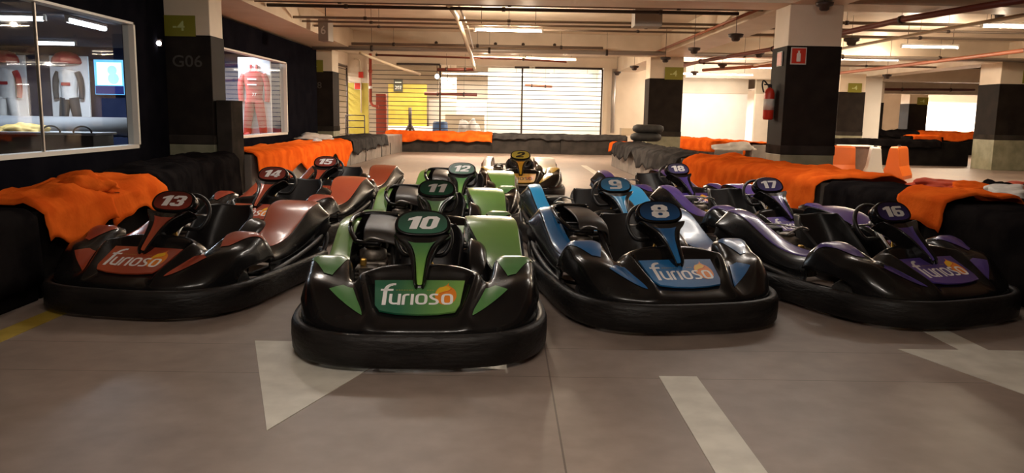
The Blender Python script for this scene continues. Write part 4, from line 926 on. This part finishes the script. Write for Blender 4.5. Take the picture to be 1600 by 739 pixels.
pipe('cable_tray_pipe', [(-4.0, 21.2, 3.06), (2.5, 21.2, 3.06)], .035, 'grey_pipe', 'thinner grey pipe beside the thick galvanised one', straps=True)
pipe('red_pipe', [(-3.8, 24.0, 2.98), (.5, 24.3, 2.95), (1.8, 24.3, 2.9)], .03, 'red_pipe', 'thin red pipe just behind the cream cross beam', straps=True)
pipe('ceiling_pipe', [(-4.4, 24.6, 3.08), (-4.2, 24.9, 3.0), (-3.5, 26.2, 2.76), (-2.9, 27.5, 2.62)], .045, 'cream_pipe', 'cream pipe slanting down before the left part of the shutter')
pipe('ceiling_pipe', [(-1.05, 12.95, 3.17), (-.95, 15.5, 3.14), (-.95, 21.8, 2.90), (-1.0, 26.0, 2.72)], .05, 'cream_pipe', 'brown cream pipe running lengthwise along the middle of the ceiling', 10)
pipe('ceiling_pipe', [(-.85, 14.0, 3.2), (-.82, 17.5, 3.12), (-.85, 21.0, 2.98)], .02, 'galvanised', 'thin pipe running beside the lengthwise cream pipe')
pipe('red_pipe', [(-2.2, 26.0, 2.70), (-1.0, 26.0, 2.72)], .05, 'red_pipe', 'short red pipe at the end of the lengthwise cream pipe', straps=True)
pipe('red_pipe', [(6.9, 10.6, 2.93), (6.35, 13.2, 2.93), (6.2, 19.0, 2.93), (5.6, 23.5, 2.93), (5.45, 26.5, 2.90)], .05, 'red_pipe', 'thick dark red pipe running lengthwise right of the extinguisher pillar', straps=True)
pipe('red_pipe', [(11.6, 13.5, 2.92), (11.5, 18.0, 2.92), (11.4, 28.0, 2.92)], .05, 'orange_pipe', 'long orange pipe running lengthwise near the right edge', straps=True)
pipe('red_pipe', [(6.4, 26.5, 2.86), (8.2, 24.0, 2.92)], .05, 'orange_pipe', 'orange pipe slanting above the white bay')
pipe('red_pipe', [(14.2, 36, 2.7), (22, 38, 2.85)], .06, 'red_pipe', 'distant red pipe in the far right hall', straps=True)
for y, z, r, l in [(15.2, 3.1, .03, 'grey pipe across the right ceiling bay, nearest'), (16.5, 3.12, .025, 'grey pipe across the right ceiling bay, second from front'), (17.6, 3.1, .03, 'grey pipe across the right ceiling bay, third from front'), (21.6, 2.98, .05, 'thick galvanised pipe across the right bay'), (26.0, 3.05, .03, 'grey pipe behind the second right cross beam')]:
    pipe('ceiling_pipe', [(5.0, y, z), (18, y, z)], r, 'grey_pipe' if r < .05 else 'galvanised', l, straps=True)
pipe('red_pipe', [(-3.4, 34, 2.14), (-1.2, 34, 2.13)], .07, 'red_pipe', 'thick red pipe crossing above the beige counter', straps=True)
pipe('orange_pipe', [(.8, 34.2, 2.56), (1.95, 34.2, 2.52)], .05, 'orange_pipe', 'short pale orange pipe in front of the bright lobby wall', straps=True)
pipe('ceiling_pipe', [(7.6, 11.4, 2.88), (7.45, 14.0, 2.88), (7.3, 24.0, 2.88)], .03, 'cream_pipe', 'cream pipe running lengthwise beside the dark red one')
pipe('ceiling_pipe', [(4.05, 13.0, 3.06), (4.05, 22.2, 3.06)], .03, 'orange_pipe', 'rusty pipe running along the right lengthwise beam')
pipe('downpipe', [(4.1, 30.9, .7), (4.1, 30.9, 3.1)], .08, 'galvanised', 'vertical pale drainpipe on the back wall right of the shutter')
# grey box
t = thing('ceiling_unit', 'square grey junction box hanging below the ceiling pipes', 'box', (2.55, 15.0, 3.05)); q = NB(); box(q, -.25, .25, -.2, .2, -.12, .20, .01); obj('housing', q, 'grey_box', t)
q = NB(); box(q, -.24, .24, -.21, -.2, -.12, -.08); obj('lip', q, 'galvanised', t); q = NB(); tube(q, [(0, 0, .2), (0, 0, .45)], .015, 6); obj('hanger', q, 'dark_metal', t)
def sensor(x, y, z, label, s=1, top=3.5):
    t = thing('ceiling_speaker', label, 'ceiling fitting', (x, y, z)); q = NB(); lathe(q, [(.05*s, -.10*s), (.075*s, -.08*s), (.08*s, -.04*s), (.13*s, -.02*s), (.14*s, .03*s), (.05*s, .04*s)], 16); obj('dome', q, 'dark_metal', t)
    q = NB(); tube(q, [(0, 0, .03), (0, 0, top-z)], .005, 6); obj('hanger', q, 'dark_metal', t)
for x, y, z, l, s in [(4.55, 11.8, 2.95, 'nearest dark ceiling fitting, above the extinguisher pillar', .9), (4.0, 14.3, 2.74, 'dark ceiling fitting second from the extinguisher pillar', .95), (3.95, 17.2, 2.74, 'dark ceiling fitting third along the right beam', .95), (3.9, 20.0, 2.74, 'dark ceiling fitting fourth along the right beam', .95), (3.85, 24.5, 2.8, 'dark ceiling fitting right of the shutter top', 1), (3.9, 28.6, 2.85, 'furthest dark ceiling fitting near the drainpipe', 1),
                   (6.5, 24.5, 2.9, 'dark ceiling fitting above the white bay, left', 1), (6.6, 28.5, 2.9, 'dark ceiling fitting above the white bay, further', 1), (6.5, 21.0, 2.98, 'dark ceiling fitting left of the extinguisher pillar top', 1), (7.3, 17.3, 3.0, 'dark ceiling fitting right of the extinguisher pillar', 1.2), (8.6, 14.3, 3.22, 'dark ceiling fitting over the nearest right tube light', 1.1), (10.5, 29.5, 2.8, 'dark ceiling fitting in the third right bay, left', 1.1), (12.9, 27.5, 2.85, 'dark ceiling fitting in the third right bay, right', 1.1)]: sensor(x, y, z, l, s)
for k in range(5): 
    bm = NB(); bmesh.ops.create_uvsphere(bm, u_segments=12, v_segments=8, radius=.045); o = obj('beam_stud', bm, 'dark_metal', smooth=True); o.location = (-1.9+[0, .8, 1.6, 2.35, 3.2][k], 22.17, 3.2); tag(o, 'small round black stud on the cream cross beam, '+['leftmost of the five', 'second of five from the left', 'middle one of the five', 'second of five from the right', 'rightmost of the five'][k], 'stud', 'studs on the cross beam')

# ------------------------------------------------------------------ shop contents
def suit(x, y, w_, kind, label):
    t = thing('racing_suit_display', label, 'display', (x, y, 0))
    q = NB(); box(q, -w_/2, w_/2, .02, .08, .6 if kind == 'red' else 0, 2.48, .01); obj('light_panel', q, 'display_white', t)
    def lim(pts, r): 
        q = NB(); tube(q, spline(pts, 4), r if isinstance(r, float) else None, 12); return q
    sh, tr, tor = ('suit_red', 'suit_red', 'suit_red') if kind == 'red' else (('suit_dark', 'suit_dark', 'suit_white') if kind == 'dark' else ('suit_red', 'suit_white', 'suit_white'))
    q = Surf([[(-a_, -.02, z), (-a_*.7, -.11, z), (0, -.14, z), (a_*.7, -.11, z), (a_, -.02, z)] for z, a_ in ((1.48, .20), (1.60, .185), (1.80, .20), (2.00, .235), (2.12, .22), (2.17, .10))]).shell(4, .01); obj('torso', q, tor, t)
    for s in (-1, 1):
        q = NB(); P_ = spline([(s*.21, -.03, 2.10), (s*.28, -.04, 1.95), (s*.30, -.04, 1.70), (s*.285, -.05, 1.50)], 5); tube(q, P_, [.075-.02*i/(len(P_)-1) for i in range(len(P_))], 12); obj('sleeve', q, sh, t)
        q = NB(); P_ = spline([(s*.09, -.03, 1.52), (s*.13, -.03, 1.25), (s*.17, -.03, .95), (s*.18, -.03, .72)], 5); tube(q, P_, [.12-.045*i/(len(P_)-1) for i in range(len(P_))], 12); obj('trouser_leg', q, tr, t)
    if kind != 'red':
        q = NB(); lathe(q, [(.30, 2.30), (.32, 2.33), (.30, 2.42), (.22, 2.52), (.10, 2.57), (.01, 2.58)], 24, (0, -.05, 0)); obj('helmet_dome', q, 'suit_red', t)
        q = NB(); box(q, -.10, .10, -.165, -.15, 1.80, 1.87); obj('chest_badge', q, 'suit_red', t)
    else:
        for z in (1.98, 1.86): q = NB(); box(q, -.11, .09, -.16, -.145, z, z+.03); obj('chest_stripe', q, 'suit_white', t)
        q = text_bm('77', .10, 0, .01, 1, plane_fn((.04, -.155, 1.66), (1, 0, 0), (0, 0, 1)), .004); obj('suit_number', q, 'suit_white', t)
        for s in (-1, 1): q = NB(); tube(q, [(s*.07, -.05, 2.15), (s*.06, -.02, 2.32)], .03, 8); obj('shoulder_strap', q, 'suit_red', t)
        for s in (-1, 1): q = NB(); box(q, s*.30-.03, s*.30+.03, .0, .02, 1.62, 1.72); obj('glove', q, 'suit_red', t)
suit(-5.64, 18.3, .72, 'red', 'red racing suit numbered 77 on a white panel in the second window')
suit(-10.12, 18.95, .88, 'dark', 'white and dark racing suit under a red dome in the first window'); suit(-11.55, 18.95, .85, 'white', 'red and white racing suit at the far left of the first window')
t = thing('television', 'wall television showing a blue picture in the shop room', 'television', (-9.3, 19.25, 2.02)); q = NB(); box(q, -.36, .36, -.07, 0, -.42, .42, .01); obj('casing', q, 'matt_black', t)
q = NB(); box(q, -.34, .34, -.075, -.07, -.40, .40); obj('screen', q, 'tv_blue', t)
q = NB(); box(q, -.28, .30, -.079, -.075, -.18, .34, .0); obj('picture_light_area', q, 'tv_light', t); q = NB(); lathe(q, [(.11, -.082), (.11, -.0795)], 20, (.08, 0, .16), 'Y'); lathe(q, [(.13, -.081), (.13, -.0792)], 20, (.10, 0, -.03), 'Y'); obj('picture_figure', q, 'tv_figure', t); q = NB(); box(q, -.33, .33, -.079, -.075, -.39, -.2); obj('picture_dark_area', q, 'tv_dark', t)
t = thing('shop_table', 'long dark table with pale top behind the first shop window', 'table', (-9.5, 12.8, 0)); q = NB(); box(q, -3.2, 3.2, -.35, .35, .88, .92, .01); obj('table_top', q, 'couch_grey', t); q = NB(); box(q, -3.15, 3.15, -.33, .33, .02, .88, .01); obj('table_skirt', q, 'matt_black', t)
bm = NB(); P_ = [(-12.6, 13.7, .98), (-6.3, 13.7, .98)]; tube(bm, P_, .17, 24); tag(obj('foam_roll', bm, 'couch_grey'), 'long grey roll lying behind the shop table', 'roll')
sbox('trim_40', -12.8, -6.2, 13.5, 13.95, 0, .82, m='shop_navy')
heap(-7.6, 12.75, .92, .36, .22, .13, 'cloth_yellow', 'mustard yellow cloth on the shop table', 71)
for k, x in enumerate((-8.0, -6.98, -6.5)):
    bm = NB(); pts = [(x+.14*math.cos(R(a_)), 12.46, .92+.10*math.sin(R(a_))) for a_ in range(0, 181, 20)]; tube(bm, pts, .014, 8); tag(obj('bag_handle', bm, 'matt_black'), ['black looped handle on the shop table left of the yellow cloth', 'black looped handle in the middle of the shop table', 'black looped handle near the right end of the shop table'][k], 'handle')
heap(-5.85, 18.1, .60, .22, .2, .22, 'suit_red', 'red racing gloves or boots at the foot of the red suit', 75, 'racing_gear', 'gear')
bm = NB(); box(bm, -6.2, -5.3, 17.4, 18.4, 0, .6, .02); tag(obj('display_plinth', bm, 'matt_black'), 'dark plinth under the red suit display', 'plinth')
t = thing('glow_ball', 'glowing bead added for the bright glint in the gap left of the bay G06 pillar', 'lamp', (-5.07, 12.0, 2.25)); q = NB(); bmesh.ops.create_uvsphere(q, u_segments=12, v_segments=8, radius=.035); obj('bulb', q, 'lamp_glow', t, True); q = NB(); box(q, -.03, .03, .02, .06, -.04, .06); obj('bracket', q, 'dark_metal', t)  # small glowing ball added to imitate light glinting at the pillar edge
